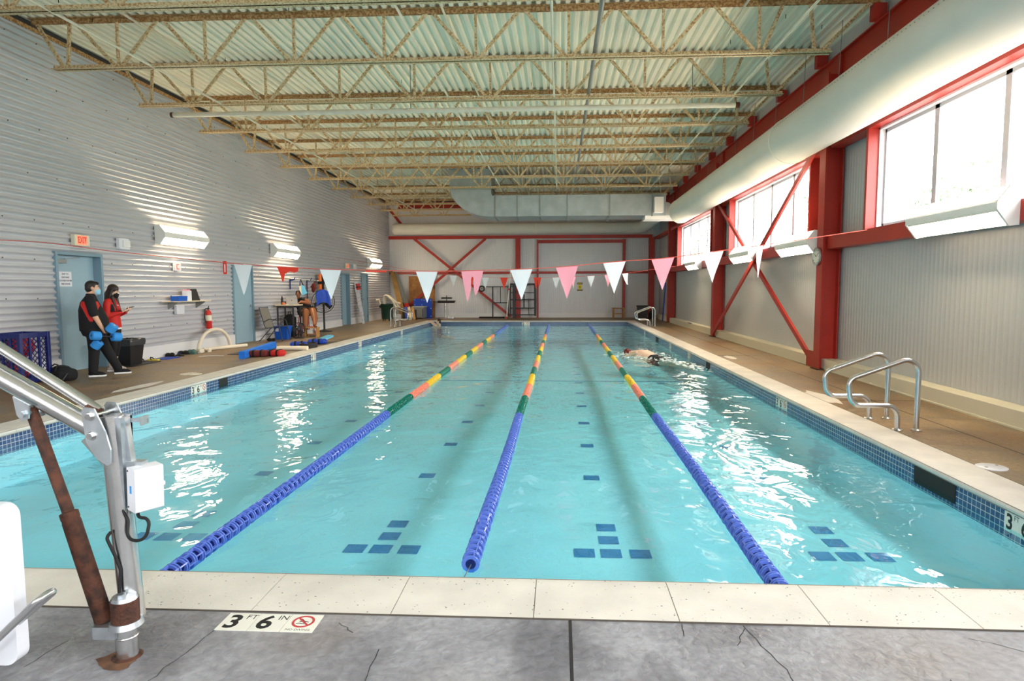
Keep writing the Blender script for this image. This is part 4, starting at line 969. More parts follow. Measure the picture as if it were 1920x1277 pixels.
for yy in (YL - 0.005, YL + 0.08): b.ext([(-2.182, 1.075), (-2.115, 1.04), (-2.122, 0.985), (-2.15, 0.975), (-2.17, 1.0)], lambda a, c, d, yy=yy: (a, yy + d, c), 0.008)
b.cyl((-2.14, YL - 0.02, 1.005), (-2.14, YL + 0.1, 1.005), 0.012, n=12); obj(b, 'ram_lug', 'zinc', t, True, sm=False)
b = MB(); b.cyl((-2.148, YL + 0.04, 1.02), (-2.005, YL + 0.03, 0.585), 0.0225, n=18); obj(b, 'ram_rod', 'rust', t, True)
b = MB(); b.lathe([(0.026, 0), (0.034, 0.004), (0.034, 0.03), (0.032, 0.034), (0.034, 0.045), (0.0345, 0.465), (0.03, 0.475)], 22, (-2.008, YL + 0.03, 0.595), Vector((-1.855, YL, 0.135)) - Vector((-2.008, YL + 0.03, 0.595))); obj(b, 'ram_cylinder', 'rust', t, True)
b = MB(); b.box(-1.78, -1.69, YL + 0.09, YL + 0.098, 0.955, 0.972); b.box(-1.70, -1.692, YL + 0.05, YL + 0.1, 0.95, 0.985); obj(b, 'hook_bracket', 'zinc', t, True, sm=False)
b = MB(); b.bar((-1.775, YL + .07, 0.98), (-1.735, YL + .07, 0.58), 0.03, 0.02, up=(1, 0, 0)); b.box(-1.765, -1.7, YL + .05, YL + .09, 0.775, 0.80); obj(b, 'battery_rail', 'zinc', t, True, sm=False)
b = MB(); M_ = Matrix.Translation((-1.70, YL + 0.06, 0.70)) @ Matrix.Rotation(math.radians(-32), 4, 'Z') @ Matrix.Rotation(math.radians(3), 4, 'Y'); b.M = M_
b.rbox(-0.025, 0.045, -0.055, 0.055, -0.095, 0.085, 0.006, 'y'); bb = obj(b, 'battery_box', 'white_plastic', t, True, sm=True, ang=30)
b = MB(); b.M = M_; b.box(0.0, 0.014, -0.0562, -0.055, -0.02, 0.012); obj(b, 'badge', 'foam_blue', bb, True, sm=False)
b = MB(); b.M = M_
for zz in (-0.08, 0.07): b.cyl((-0.015, -0.057, zz), (-0.015, -0.054, zz), 0.004, n=8)
obj(b, 'box_screw', 'charcoal', bb, True)
b = MB(); b.tube(fillet([(-1.725, YL + 0.05, 0.605), (-1.715, YL + .03, 0.575), (-1.655, YL + .02, 0.575), (-1.665, YL + .0, 0.49), (-1.745, YL + .0, 0.49), (-1.755, YL + .03, 0.56), (-1.785, YL + .03, 0.62)], 0.04, 6), 0.0065, 10); obj(b, 'cable_loop', 'black_rubber', t, True)
b = MB(); b.tube(fillet([(-1.816, YL + 0.01, 0.52), (-1.83, YL - .0, 0.5), (-1.80, YL + .005, 0.42), (-1.785, YL + .01, 0.36), (-1.79, YL + .0, 0.25), (-1.80, YL, 0.2)], 0.04, 6), 0.0065, 10); obj(b, 'ram_cable', 'black_rubber', t, True)
# the lift's seat at the left edge of the photo
t = thing('lift_seat', 'white plastic lift seat with a steel armrest at the left edge of the photo', 'seat', (-2.1, 2.0, 0.2))
b = MB(); b.rbox(-2.33, -1.85, 1.98, 2.03, 0.215, 0.775, 0.045, 'y', 6); obj(b, 'seat_back', 'white_plastic', t, True, ang=50)
b = MB(); b.tube(fillet([(-2.3, 1.92, -0.0 + .16), (-2.06, 1.92, 0.16), (-1.705, 1.92, 0.488), (-1.70, 1.985, 0.49), (-1.86, 2.0, 0.36)], 0.03, 6), 0.0125, 14); obj(b, 'armrest', 'steel', t, True)
b = MB(); b.rbox(-2.42, -2.16, 2.03, 2.3, 0.16, 0.2, 0.03, 'z'); b.cyl((-2.25, 2.1, 0.0), (-2.25, 2.1, 0.16), 0.03, n=16); b.box(-2.33, -2.2, 2.0, 2.06, 0.16, 0.25); obj(b, 'seat_pan', 'white_plastic', t, True)
# ------------------------------------------------------------------ things on the left wall
def exit_sign(y, z, label, big=True):
    t = thing('exit_sign', label, 'exit sign', (XL, y, z), group='exit signs')
    b = MB(); b.rbox(XL + 0.0, XL + 0.07, y - 0.185, y + 0.185, z - 0.1, z + 0.1, 0.01, 'x'); obj(b, 'case', 'cream', t, True)
    b = MB(); b.box(XL + 0.07, XL + 0.074, y - 0.125, y + 0.125, z - 0.085, z + 0.085); o = obj(b, 'lit_panel', 'exit_face', t, True, sm=False)
    lettering('EXIT', 0.15, lambda x, q, d: (XL + 0.0755 + d, y + x * 0.72, z + q * 1.05), o, 'sign_red', bold=0.006)
exit_sign(11.35, 2.405, 'lit red EXIT sign above the nearest blue door')
exit_sign(26.1, 2.45, 'small lit EXIT sign far down the corrugated wall')
def wall_box(y, z, label):
    t = thing('emergency_light', label, 'emergency light', (XL, y, z), group='emergency lights')
    b = MB(); b.rbox(XL, XL + 0.06, y - 0.15, y + 0.15, z - 0.11, z + 0.11, 0.012, 'x'); obj(b, 'case', 'white_plastic', t, True)
    b = MB(); b.rbox(XL + 0.06, XL + 0.085, y - 0.05, y + 0.15, z - 0.06, z + 0.07, 0.01, 'x'); obj(b, 'lamp_head', 'white_paint', t, True)
    b = MB(); b.rbox(XL + 0.06, XL + 0.075, y - 0.14, y + 0.15, z - 0.1, z - 0.07, 0.006, 'x'); obj(b, 'lower_panel', 'white_paint', t, True)
wall_box(12.5, 2.42, 'white emergency light box right of the nearest EXIT sign'); wall_box(27.05, 2.46, 'white emergency light box beside the far EXIT sign')
t = thing('alarm_pull', 'white alarm box with a red symbol between the door and the wall shelf lamp', 'alarm box', (XL, 14.3, 2.03))
b = MB(); b.rbox(XL, XL + 0.05, 14.18, 14.42, 1.93, 2.15, 0.01, 'x'); obj(b, 'case', 'white_plastic', t, True)
b = MB(); b.box(XL + .05, XL + .053, 14.25, 14.27, 1.965, 2.085); b.box(XL + .05, XL + .053, 14.27, 14.345, 2.065, 2.085); b.box(XL + .05, XL + .053, 14.27, 14.345, 1.965, 1.985); obj(b, 'red_symbol', 'sign_red', t, True, sm=False)
t = thing('extinguisher_sign', 'narrow red and white sign projecting from the wall above the fire extinguisher', 'sign', (XL, 16.39, 2.06))
b = MB(); b.box(XL, XL + 0.09, 16.38, 16.392, 1.90, 2.24); obj(b, 'plate', 'red_plastic', t, True, sm=False)
b = MB(); b.box(XL + .03, XL + .06, 16.376, 16.38, 1.95, 2.16); obj(b, 'stripe', 'white_plastic', t, True, sm=False)
t = thing('wall_shelf', 'narrow cream wall shelf holding a blue bin and a tablet', 'shelf', (XL, 14.45, 1.22))
b = MB(); b.box(XL + .015, XL + 0.30, 13.68, 15.2, 1.215, 1.235); obj(b, 'board', 'cardboard', t, True, sm=False)
for yy in (13.9, 15.0):
    b = MB(); b.hexa([(XL + .015, yy, 1.215), (XL + .25, yy, 1.215), (XL + .25, yy, 1.195), (XL + .015, yy, 1.05)], [(XL + .015, yy + .02, 1.215), (XL + .25, yy + .02, 1.215), (XL + .25, yy + .02, 1.195), (XL + .015, yy + .02, 1.05)]); obj(b, 'bracket', 'grey_steel', t, True, sm=False)
def open_box(b, x0, x1, y0, y1, z0, z1, t=0.006, taper=0.0):
    f = lambda z, e: [(x0 + e + taper * (1 - (z - z0) / (z1 - z0)), y0 + e + taper * (1 - (z - z0) / (z1 - z0))), (x1 - e - taper * (1 - (z - z0) / (z1 - z0)), y0 + e + taper * (1 - (z - z0) / (z1 - z0))), (x1 - e - taper * (1 - (z - z0) / (z1 - z0)), y1 - e - taper * (1 - (z - z0) / (z1 - z0))), (x0 + e + taper * (1 - (z - z0) / (z1 - z0)), y1 - e - taper * (1 - (z - z0) / (z1 - z0)))]
    rings = [[b._v((x, y, z)) for x, y in f(z, e)] for z, e in ((z0, 0), (z1, 0), (z1, t), (z0 + t, t))]
    b.skin(rings, True)
b = MB(); open_box(b, -8.78, -8.58, 13.92, 14.26, 1.235, 1.35, taper=0.01); tag(obj(b, 'storage_bin', 'blue_plastic'), 'small blue bin on the left end of the wall shelf', 'bin')
t = thing('card_holder', 'white holder of cards standing on the wall shelf between bin and tablet', 'holder', (-8.7, 14.42, 1.235))
b = MB(); b.rbox(-8.76, -8.62, 14.34, 14.5, 1.235, 1.47, 0.01); obj(b, 'sleeve', 'white_paint', t, True)
b = MB(); b.box(-8.74, -8.64, 14.36, 14.48, 1.47, 1.5); obj(b, 'cards', 'pen_pink', t, True, sm=False)
t = thing('tablet', 'black tablet leaning upright on the wall shelf', 'tablet', (-8.7, 14.72, 1.235))
b = MB(); b.M = Matrix.Translation((-8.66, 14.72, 1.236)) @ Matrix.Rotation(math.radians(-18), 4, 'Y'); b.rbox(-0.006, 0.004, -0.19, 0.19, 0, 0.29, 0.012, 'x'); obj(b, 'case', 'black_plastic', t, True)
b = MB(); b.M = Matrix.Translation((-8.66, 14.72, 1.236)) @ Matrix.Rotation(math.radians(-18), 4, 'Y'); b.box(0.004, 0.005, -.17, .17, .02, .27); obj(b, 'screen', 'ink', t, True, sm=False)
t = thing('outlet_box', 'white outlet box on the wall under the shelf', 'outlet', (XL, 14.3, 1.06))
b = MB(); b.rbox(XL, XL + .06, 14.16, 14.46, 0.93, 1.13, 0.01, 'x'); obj(b, 'case', 'white_plastic', t, True)
b = MB(); b.box(XL + .06, XL + .063, 14.28, 14.31, .98, 1.08); obj(b, 'switch', 'white_paint', t, True, sm=False)
t = thing('fire_extinguisher', 'red fire extinguisher hanging low on the corrugated wall', 'fire extinguisher', (-8.76, 15.42, 0.52))
b = MB(); b.lathe([(.06, .52), (.072, .535), (.072, .90), (.062, .945), (.03, .975), (.022, 1.0)], 22, (-8.76, 15.42, 0)); obj(b, 'cylinder', 'red_plastic', t, True)
b = MB(); b.lathe([(.0728, .72), (.0728, .86)], 22, (-8.76, 15.42, 0), cap=False); obj(b, 'paper_label', 'cream', t, True)
b = MB(); b.cyl((-8.76, 15.42, 1.0), (-8.76, 15.42, 1.04), .02, n=12); b.bar((-8.76, 15.42, 1.04), (-8.70, 15.34, 1.085), .018, .012); b.bar((-8.76, 15.42, 1.02), (-8.69, 15.34, 1.03), .018, .012); obj(b, 'handle', 'black_plastic', t, True)
b = MB(); b.tube(fillet([(-8.76, 15.42, 1.02), (-8.78, 15.30, 1.03), (-8.79, 15.28, .8), (-8.77, 15.33, .66)], .05), .010, 8); obj(b, 'hose', 'black_rubber', t, True)
b = MB(); b.box(XL + 0.0, -8.82, 15.39, 15.45, .6, 1.0); obj(b, 'wall_bracket', 'grey_steel', t, True, sm=False)
# black rubbish can with a liner, on a dark mat
b = MB(); b.rbox(-8.80, -8.3, 11.85, 12.75, 0.0, 0.012, 0.02); tag(obj(b, 'floor_mat', 'black_rubber'), 'flat black mat under the black rubbish can', 'mat')
t = thing('rubbish_can', 'black rubbish can with a clear liner beside the standing woman', 'rubbish can', (-8.57, 12.15, 0.012))
b = MB(); open_box(b, -8.76, -8.38, 11.93, 12.37, .012, .50, .012, taper=.05); obj(b, 'body', 'black_plastic', t, True, ang=60)
b = MB(); n = 28
pts = lambda e, z, w: [Vector((-8.57 + max(-.19 - e, min(.19 + e, (.30 + e) * math.cos(a))) + random.uniform(-w, w), 12.15 + max(-.22 - e, min(.22 + e, (.34 + e) * math.sin(a))) + random.uniform(-w, w), z + random.uniform(-w, w))) for a in [2 * PI * k / n for k in range(n)]]
b.skin([[b._v(p) for p in pts(e, z, w)] for e, z, w in ((.012, .40, .012), (.014, .47, .006), (.012, .525, .008), (-.01, .53, .006), (-.02, .45, .004))], False); obj(b, 'bin_liner', 'clear_bag', t, True)

# shoes in a row along the curb
def shoe(x, y, rz, m, name, label, kind='sandal', L=0.26):
    t = thing(name, label, 'shoe', (x, y, 0), rz, 'shoes along the wall')
    out = [(0.035, -.5), (0.04, -.3), (.035, 0), (.048, .3), (.042, .46), (0, .5), (-.042, .46), (-.048, .3), (-.035, 0), (-.04, -.3), (-.035, -.5)]
    b = MB(); b.ext([(a, c * L) for a, c in out], lambda a, c, d: (a, c, d), .024); obj(b, 'sole', m, t, ang=30)
    b = MB()
    if kind == 'sandal':
        b.tube([(-.042, .02, .02), (-.03, .05, .05), (0, .075, .06), (.03, .05, .05), (.042, .02, .02)], .012, 8); obj(b, 'strap', 'black_cloth' if m != 'black_rubber' else 'ink_blue', t)
    else:
        b.ball((0, .05, .04), (.045, .085, .045)); b.ball((0, -.06, .045), (.042, .07, .05)); blob(b, 'upper', m, t, .008, 6)
    return t
for x, y, rz, m, k, l in ((-8.68, 12.72, 1.2, 'charcoal', 'sandal', 'grey sandal nearest the rubbish can in the row of shoes'), (-8.62, 12.98, 1.4, 'warn_yellow', 'sandal', 'yellow soled sandal in the row of shoes'), (-8.72, 13.72, 1.3, 'black_rubber', 'shoe', 'black shoe in the row, left of the green shoes'), (-8.58, 13.86, 1.0, 'black_rubber', 'sandal', 'black sandal in front of the black shoe'),
                       (-8.72, 14.22, 1.5, 'black_rubber', 'shoe', 'second black shoe, beside the green ones'), (-8.58, 14.3, 1.35, 'green_cloth', 'shoe', 'grey green shoe in the row, front one'), (-8.68, 14.5, 1.2, 'green_cloth', 'shoe', 'grey green shoe in the row, rear one'), (-8.68, 14.78, .3, 'foam_white', 'shoe', 'white shoe left of the arched white noodle'), (-8.52, 14.62, .2, 'foam_white', 'shoe', 'white shoe at the foot of the arched noodle'), (-8.45, 14.85, .5, 'foam_white', 'shoe', 'white shoe inside the foot of the arched noodle')):
    shoe(x, y, rz, m, 'white_shoe' if m == 'foam_white' else 'shoe', l, k)
b = MB(); b.rbox(-8.72, -8.4, 13.1, 13.6, 0, .012, .03); tag(obj(b, 'blue_towel', 'mat_blue'), 'flat dark blue towel on the deck between the shoes', 'towel')

# foam noodles
def noodle(pts, r, label, grp='white foam noodles', m='foam_white'):
    b = MB(); b.tube(pts, r, 14); return tag(obj(b, 'foam_noodle', m), label, 'foam noodle', grp)
noodle([(-8.58 + 0.0 * k, 15.33 - .72 * math.cos(a), .04 + .47 * math.sin(a)) for k, a in enumerate([PI * i / 20 for i in range(21)])], .042, 'white foam noodle arched in a hoop against the wall')
noodle([(-8.66, 14.95, .042), (-8.5, 15.4, .042), (-8.18, 16.15, .042)], .042, 'straight white foam noodle lying under the arch')
noodle([(-6.95, 15.25, .05), (-6.6, 15.22, .05), (-6.18, 15.22, .05)], .05, 'white foam tube by the pool edge, beside the red float belts')
noodle([(-6.95, 15.36, .05), (-6.6, 15.33, .05), (-6.22, 15.34, .05)], .05, 'second white foam tube, tucked behind the first by the pool edge')
b = MB(); b.poly([(-7.95, 13.75, .002), (-7.75, 13.72, .002), (-7.5, 13.9, .002), (-7.6, 14.0, .002)]); b2 = b
b = MB(); b.tube([(-8.05, 13.7, .006), (-7.9, 13.85, .006), (-7.75, 13.9, .006), (-7.55, 13.85, .006)], .006, 6); tag(obj(b, 'white_strap', 'white_plastic'), 'thin white strap lying on the left deck', 'strap')
b = MB(); b.rbox(-7.62, -7.3, 14.1, 15.5, 0, .012, .02); tag(obj(b, 'shadow_strip', 'charcoal'), 'thin dark strip painting a shadow on the deck behind the blue foam beams', 'mat')  # dark sheet stands for the kickboard's shadow on the deck
for k, (z, dx) in enumerate(((0.0, 0.0), (0.078, 0.012))):
    b = MB(); b.M = Matrix.Translation((-6.86 - dx, 13.3 + (0.0 if k == 0 else 0.02), z)) @ Matrix.Rotation(math.radians(10.5), 4, 'Z'); b.rbox(-.06, .07, 0, 2.62, 0, .078, .012, 'y'); tag(obj(b, 'foam_beam', 'foam_kick'), ['bright blue foam beam lying on the deck, lower of two', 'bright blue foam beam stacked on another'][k], 'foam beam', 'blue foam beams')
def float_belt(x, y, rz, m, label, w=.36):
    t = thing('float_belt', label, 'float belt', (x, y, 0), rz, 'foam float belts')
    b = MB(); b.rbox(-w / 2, w / 2, -.13, .13, .0, .14, .06, 'x', 5); b.ball((-w / 2, 0, .07), (.06, .12, .068)); b.ball((w / 2, 0, .07), (.06, .12, .068)); blob(b, 'pad', m, t, .012, 5)
    for xx in (-.09, .07):
        b = MB(); b.rbox(xx - .02, xx + .02, -.138, .138, .0, .15, .06, 'x', 5); obj(b, 'strap', 'black_cloth', t)
float_belt(-6.72, 13.78, .25, 'dark_red', 'dark red float belt with black straps, left of two by the pool edge'); float_belt(-6.36, 13.9, -.1, 'red_cloth', 'red float belt with black straps, right of two by the pool edge', .3)
float_belt(-6.78, 16.15, .3, 'mat_blue', 'blue float belt lying left of the black ring belt', .34); float_belt(-6.62, 17.0, .1, 'mat_blue', 'blue and black float belt beyond the black ring belt', .4)
b = MB(); b.skin([[b._v((-6.45 + (.26 + dr) * math.cos(a) * .8, 15.95 + (.3 + dr) * math.sin(a), z)) for a in [2 * PI * k / 28 for k in range(28)]] for dr, z in ((0, 0), (.0, .12), (-.035, .12), (-.035, 0))], False, True); tag(obj(b, 'ring_belt', 'black_rubber', ang=60), 'black foam belt curled in a ring by the pool edge', 'float belt')
b = MB(); b.M = Matrix.Translation((-6.62, 17.38, .10)) @ Matrix.Rotation(-.25, 4, 'Z') @ Matrix.Rotation(.2, 4, 'X'); b.rbox(-.12, .12, -.32, .4, -.02, .02, .06); tag(obj(b, 'kickboard', 'sky_cloth'), 'pale blue kickboard tilted on the blue float belt', 'kickboard')

# ------------------------------------------------------------------ blue crate of balls, holdall
t = thing('ball_crate', 'tall dark blue plastic crate with lattice sides at the left edge', 'crate', (-8.6, 9.7, 0))
cx0, cx1, cy0, cy1, ch = -8.83, -8.40, 9.42, 9.96, .82
b = MB(); b.box(cx0, cx1, cy0, cy1, 0.02, .05); obj(b, 'base', 'deep_blue', t, True, sm=False)
b = MB()
for x, y in ((cx0, cy0), (cx1, cy0), (cx1, cy1), (cx0, cy1)): b.rbox(x - .03, x + .03, y - .03, y + .03, 0, ch, .01)
for z0, z1 in ((.03, .1), (ch - .08, ch)):
    b.box(cx0, cx1, cy0 - .015, cy0 + .01, z0, z1); b.box(cx0, cx1, cy1 - .01, cy1 + .015, z0, z1); b.box(cx1 - .01, cx1 + .015, cy0, cy1, z0, z1); b.box(cx0 - .01, cx0 + .01, cy0, cy1, z0, z1)
for k in (1, 2): b.box(cx0 + (cx1 - cx0) * k / 3 - .018, cx0 + (cx1 - cx0) * k / 3 + .018, cy0 - .018, cy0 + .008, .05, ch); b.box(cx1 - .008, cx1 + .018, cy0 + (cy1 - cy0) * k / 3 - .018, cy0 + (cy1 - cy0) * k / 3 + .018, .05, ch)
obj(b, 'frame', 'deep_blue', t, True, sm=False)
def lattice(u0, u1, fr):
    b = MB(); H = ch - .16; z0 = .09; w = u1 - u0; n = 6
    for k in range(-int(H / .06) - 2, n + int(H / .06) + 3):
        for s in (1, -1):
            a0, a1 = u0 + k * w / n, u0 + k * w / n + s * H
            q0, q1 = (a0, z0), (a1, z0 + H)
            # clip to the panel
            tt = []
            for lim in (u0, u1):
                if abs(q1[0] - q0[0]) > 1e-6: tt.append((lim - q0[0]) / (q1[0] - q0[0]))
            ta, tb = max(0, min(tt)), min(1, max(tt))
            if tb - ta > .02: b.bar(fr(q0[0] + (q1[0] - q0[0]) * ta, q0[1] + H * ta), fr(q0[0] + (q1[0] - q0[0]) * tb, q0[1] + H * tb), .010, .010)
    return b
obj(lattice(cx0, cx1, lambda u, z: (u, cy0, z)), 'lattice_panel', 'deep_blue', t, True, sm=False); obj(lattice(cy0, cy1, lambda u, z: (cx1, u, z)), 'lattice_panel', 'deep_blue', t, True, sm=False)
for p, r, l in (((-8.6, 9.66, .60), .185, 'red ball on top in the blue crate'), ((-8.66, 9.7, .25), .17, 'red ball low in the blue crate')):
    b = MB(); b.ball(p, r, 24, 14); tag(obj(b, 'play_ball', 'red_plastic', ang=80), l, 'ball', 'red balls in the crate')
t = thing('holdall', 'slumped black holdall on the deck between crate and man', 'bag', (-8.3, 10.1, 0), -.55)
b = MB(); b.rbox(-.26, .26, -.14, .14, 0.0, .2, .07, 'x', 5); b.ball((0, 0, .16), (.24, .13, .09)); b.ball((-.24, 0, .1), (.07, .13, .1)); b.ball((.24, 0, .1), (.07, .13, .1)); b.ball((.08, -.12, .1), (.15, .07, .08)); blob(b, 'body', 'black_cloth', t, .014, 5)
b = MB(); b.tube([(-.12, -.13, .1), (-.11, -.14, .2), (-.05, -.08, .27), (.05, -.07, .26), (.12, -.13, .2), (.13, -.15, .1)], .011, 8); obj(b, 'carry_handle', 'black_rubber', t)
b = MB(); b.tube([(.27, 0, .12), (.34, -.05, .13), (.36, -.12, .04), (.3, -.16, .012)], .01, 8); obj(b, 'shoulder_strap', 'charcoal', t)
b = MB(); b.box(.0, .03, -.2, -.186, .1, .12); b.box(.06, .075, -.2, -.186, .1, .115); obj(b, 'buckle', 'grey_steel', t, sm=False)

# ------------------------------------------------------------------ clock, caution sign, right-wall conduit
t = thing('wall_clock', 'round clock with silver rim on the nearest red column', 'clock', (4.72, 12.0, 2.07))
b = MB(); b.lathe([(.15, .0), (.165, -.01), (.165, -.045), (.15, -.05), (.148, -.035)], 32, (4.74, 12.0, 2.07), (1, 0, 0), cap=False); obj(b, 'rim', 'zinc', t, True)
b = MB(); b.cyl((4.735, 12, 2.07), (4.702, 12, 2.07), .149, n=32); face = obj(b, 'dial', 'clock_face', t, True)
b = MB()
for k in range(12):
    a = PI / 6 * k; d = Vector((0, math.sin(a), math.cos(a))); b.bar(Vector((4.70, 12, 2.07)) + d * .115, Vector((4.70, 12, 2.07)) + d * .138, .008, .004, up=(1, 0, 0))
obj(b, 'hour_mark', 'ink', face, True, sm=False)
for L, a, w in ((.075, 5.3, .010), (.11, 1.0, .007)):
    d = Vector((0, -math.sin(a), math.cos(a))); b = MB(); b.bar((4.698, 12, 2.07), Vector((4.698, 12, 2.07)) + d * L, w, .003, up=(1, 0, 0)); obj(b, 'clock_hand', 'ink', t, True, sm=False)
t = thing('caution_sign', 'yellow and black warning sign on the big back wall panel', 'sign', (1.05, YB - .03, 1.58))
ys = YB - .02
b = MB(); b.box(.91, 1.19, ys, ys + .004, 1.36, 1.82); obj(b, 'plate', 'white_plastic', t, True, sm=False)
b = MB()
for z0, z1 in ((1.37, 1.47), (1.71, 1.81)): b.box(.915, 1.185, ys - .002, ys, z0, z1)
obj(b, 'black_band', 'ink', t, True, sm=False)
b = MB(); b.cyl((1.05, ys - .002, 1.59), (1.05, ys, 1.59), .112, n=24)
for z0 in (1.415, 1.745): b.box(.94, 1.16, ys - .004, ys - .002, z0, z0 + .035)
obj(b, 'yellow_print', 'warn_yellow', t, True, sm=False)
b = MB(); b.hexa([(1.05 + .05 * math.sin(a), ys - .004, 1.575 + .055 * math.cos(a)) for a in (0, 2.1, 4.2)], [(1.05 + .05 * math.sin(a), ys - .002, 1.575 + .055 * math.cos(a)) for a in (0, 2.1, 4.2)]); obj(b, 'warning_mark', 'ink', t, True, sm=False)
b = MB(); b.tube(fillet([(5.07, 19.3, 2.46), (5.07, 19.3, 3.2), (5.05, 19.1, 3.3), (5.06, 18.95, 3.3)], .06), .014, 8); tag(obj(b, 'conduit', 'grey_steel'), 'thin grey conduit up the wall beside the second red column', 'pipe')

# ------------------------------------------------------------------ chair, cooler, table group
t = thing('patio_chair', 'grey sling patio chair beside the second blue door', 'chair', (-8.35, 18.15, 0))
cw = .27
def P2(x, s, z): return (-8.35 + x, 18.15 + s * cw, z)
b = MB(); b.hexa([P2(.27, -1, .43), P2(-.13, -1, .37), P2(-.28, -1, .95), P2(-.285, -1, .95), P2(-.14, -1, .365), P2(.27, -1, .424)], [P2(.27, 1, .43), P2(-.13, 1, .37), P2(-.28, 1, .95), P2(-.285, 1, .95), P2(-.14, 1, .365), P2(.27, 1, .424)]); obj(b, 'sling', 'grey_cloth', t, True, sm=False)
for s in (-1, 1):
    b = MB(); b.tube(fillet([P2(-.30, s, .97), P2(-.135, s, .37), P2(.30, s, .43)], .08), .0125, 10); obj(b, 'side_rail', 'charcoal', t, True)
    b = MB(); b.tube(fillet([P2(-.18, s, .55), P2(-.02, s, .64), P2(.24, s, .62), P2(.36, s, 0)], .12), .0125, 10); obj(b, 'front_leg', 'charcoal', t, True)
    b = MB(); b.tube([P2(.05, s, .40), P2(-.32, s, 0)] if s < 0 else [P2(-.02, s, .40), P2(-.34, s, 0)], .0125, 10); obj(b, 'rear_leg', 'charcoal', t, True)
b = MB(); b.cyl(P2(-.1, -1, .2), P2(-.1, 1, .2), .01, n=8); b.cyl(P2(-.30, -1, .97), P2(-.30, 1, .97), .0125, n=8); obj(b, 'cross_bar', 'charcoal', t, True)
t = thing('cooler_box', 'bright blue storage box behind the patio chair', 'box', (-8.3, 18.85, 0))
b = MB(); b.hexa([(-8.52, 18.58, 0), (-8.17, 18.58, 0), (-8.17, 18.85, 0), (-8.52, 18.85, 0)], [(-8.55, 18.55, .36), (-8.13, 18.55, .36), (-8.13, 18.88, .36), (-8.55, 18.88, .36)]); obj(b, 'body', 'blue_plastic', t, True, sm=False)
b = MB(); b.rbox(-8.57, -8.11, 18.53, 18.9, .36, .40, .02); obj(b, 'lid', 'blue_plastic', t, True)
b = MB(); b.box(-8.50, -8.40, 18.548, 18.558, .24, .34); obj(b, 'paper_label', 'white_plastic', t, True, sm=False)
t = thing('black_pouch', 'small black thing lying under the patio chair', 'pouch', (-8.37, 17.95, 0))
b = MB(); b.ball((-8.42, 17.95, .045), (.07, .07, .045)); b.ball((-8.3, 17.98, .04), (.06, .06, .04)); b.cyl((-8.42, 17.95, .03), (-8.3, 17.98, .03), .025); blob(b, 'body', 'black_cloth', t, .01, 4, True)
t = thing('work_table', 'tall narrow work table with laptop against the corrugated wall', 'table', (-8.45, 19.75, 0))
b = MB(); b.rbox(-8.82, -8.20, 19.25, 19.95, .985, 1.02, .02); obj(b, 'tabletop', 'cardboard', t, True)
for x, y in ((-8.76, 19.33), (-8.27, 19.33), (-8.76, 19.88), (-8.27, 19.88)):
    b = MB(); b.box(x - .02, x + .02, y - .02, y + .02, 0, .985); obj(b, 'leg', 'charcoal', t, True, sm=False)
b = MB(); b.box(-8.76, -8.27, 19.87, 19.89, .3, .33); b.box(-8.76, -8.27, 19.32, 19.34, .92, .985); b.box(-8.76, -8.27, 19.87, 19.89, .92, .985); obj(b, 'rail', 'charcoal', t, True, sm=False)
t = thing('laptop', 'open silver laptop on the work table, lid towards the pool', 'laptop', (-8.40, 19.58, 1.02), .25)
b = MB(); b.rbox(-.17, .17, -.02, .23, 0, .014, .01); obj(b, 'base', 'laptop', t)
b = MB(); b.M = Matrix.Translation((0, -.02, .012)) @ Matrix.Rotation(math.radians(14), 4, 'X'); b.rbox(-.17, .17, -.006, .0, 0, .235, .012, 'y'); ld_ = obj(b, 'lid', 'laptop', t)
b = MB(); b.M = Matrix.Translation((0, -.02, .012)) @ Matrix.Rotation(math.radians(14), 4, 'X'); b.ball((0, -.0065, .125), (.016, .0012, .018), 12, 6); obj(b, 'logo', 'charcoal', t)
t = thing('drink_bottle', 'black drink bottle standing on the work table', 'bottle', (-8.66, 19.45, 1.02))
b = MB(); b.lathe([(.03, 0), (.036, .01), (.036, .17), (.03, .2), (.018, .21)], 16, (-8.66, 19.45, 1.02)); obj(b, 'body', 'black_plastic', t, True)
b = MB(); b.lathe([(.022, .21), (.022, .24), (.012, .25), (.012, .275)], 14, (-8.66, 19.45, 1.02)); obj(b, 'cap', 'charcoal', t, True)
t = thing('orange_cup', 'small orange tub on the work table by the black bottle', 'cup', (-8.66, 19.38, 1.02)); b = MB(); b.M = Matrix.Translation((.07, -.005, 0)); b.lathe([(.035, 0), (.045, .02), (.045, .05), (.036, .065), (.01, .07)], 16, (-8.66, 19.38, 1.02)); obj(b, 'tub', 'orange', t, True)
b = MB(); b.rbox(-8.5, -8.44, 19.36, 19.42, 1.02, 1.04, .01); tag(obj(b, 'white_packet', 'white_plastic'), 'small white packet on the table edge by the orange tub', 'packet')
t = thing('backpack', 'black backpack on the floor under the work table', 'backpack', (-8.55, 19.8, 0))
b = MB(); b.rbox(-8.74, -8.4, 19.62, 19.92, 0, .62, .08, 'z', 5); b.ball((-8.57, 19.77, .6), (.16, .14, .12)); b.ball((-8.57, 19.62, .25), (.14, .07, .18)); blob(b, 'body', 'black_cloth', t, .016, 5, True)
b = MB(); b.tube([(-8.62, 19.75, .68), (-8.6, 19.74, .78), (-8.54, 19.74, .78), (-8.52, 19.75, .68)], .012, 8); obj(b, 'grab_handle', 'black_rubber', t, True)
t = thing('bar_stool', 'red framed bar stool under the seated person', 'stool', (-8.4, 20.62, 0))
b = MB(); b.rbox(-8.6, -8.2, 20.42, 20.82, .66, .69, .05); obj(b, 'seat', 'black_plastic', t, True)
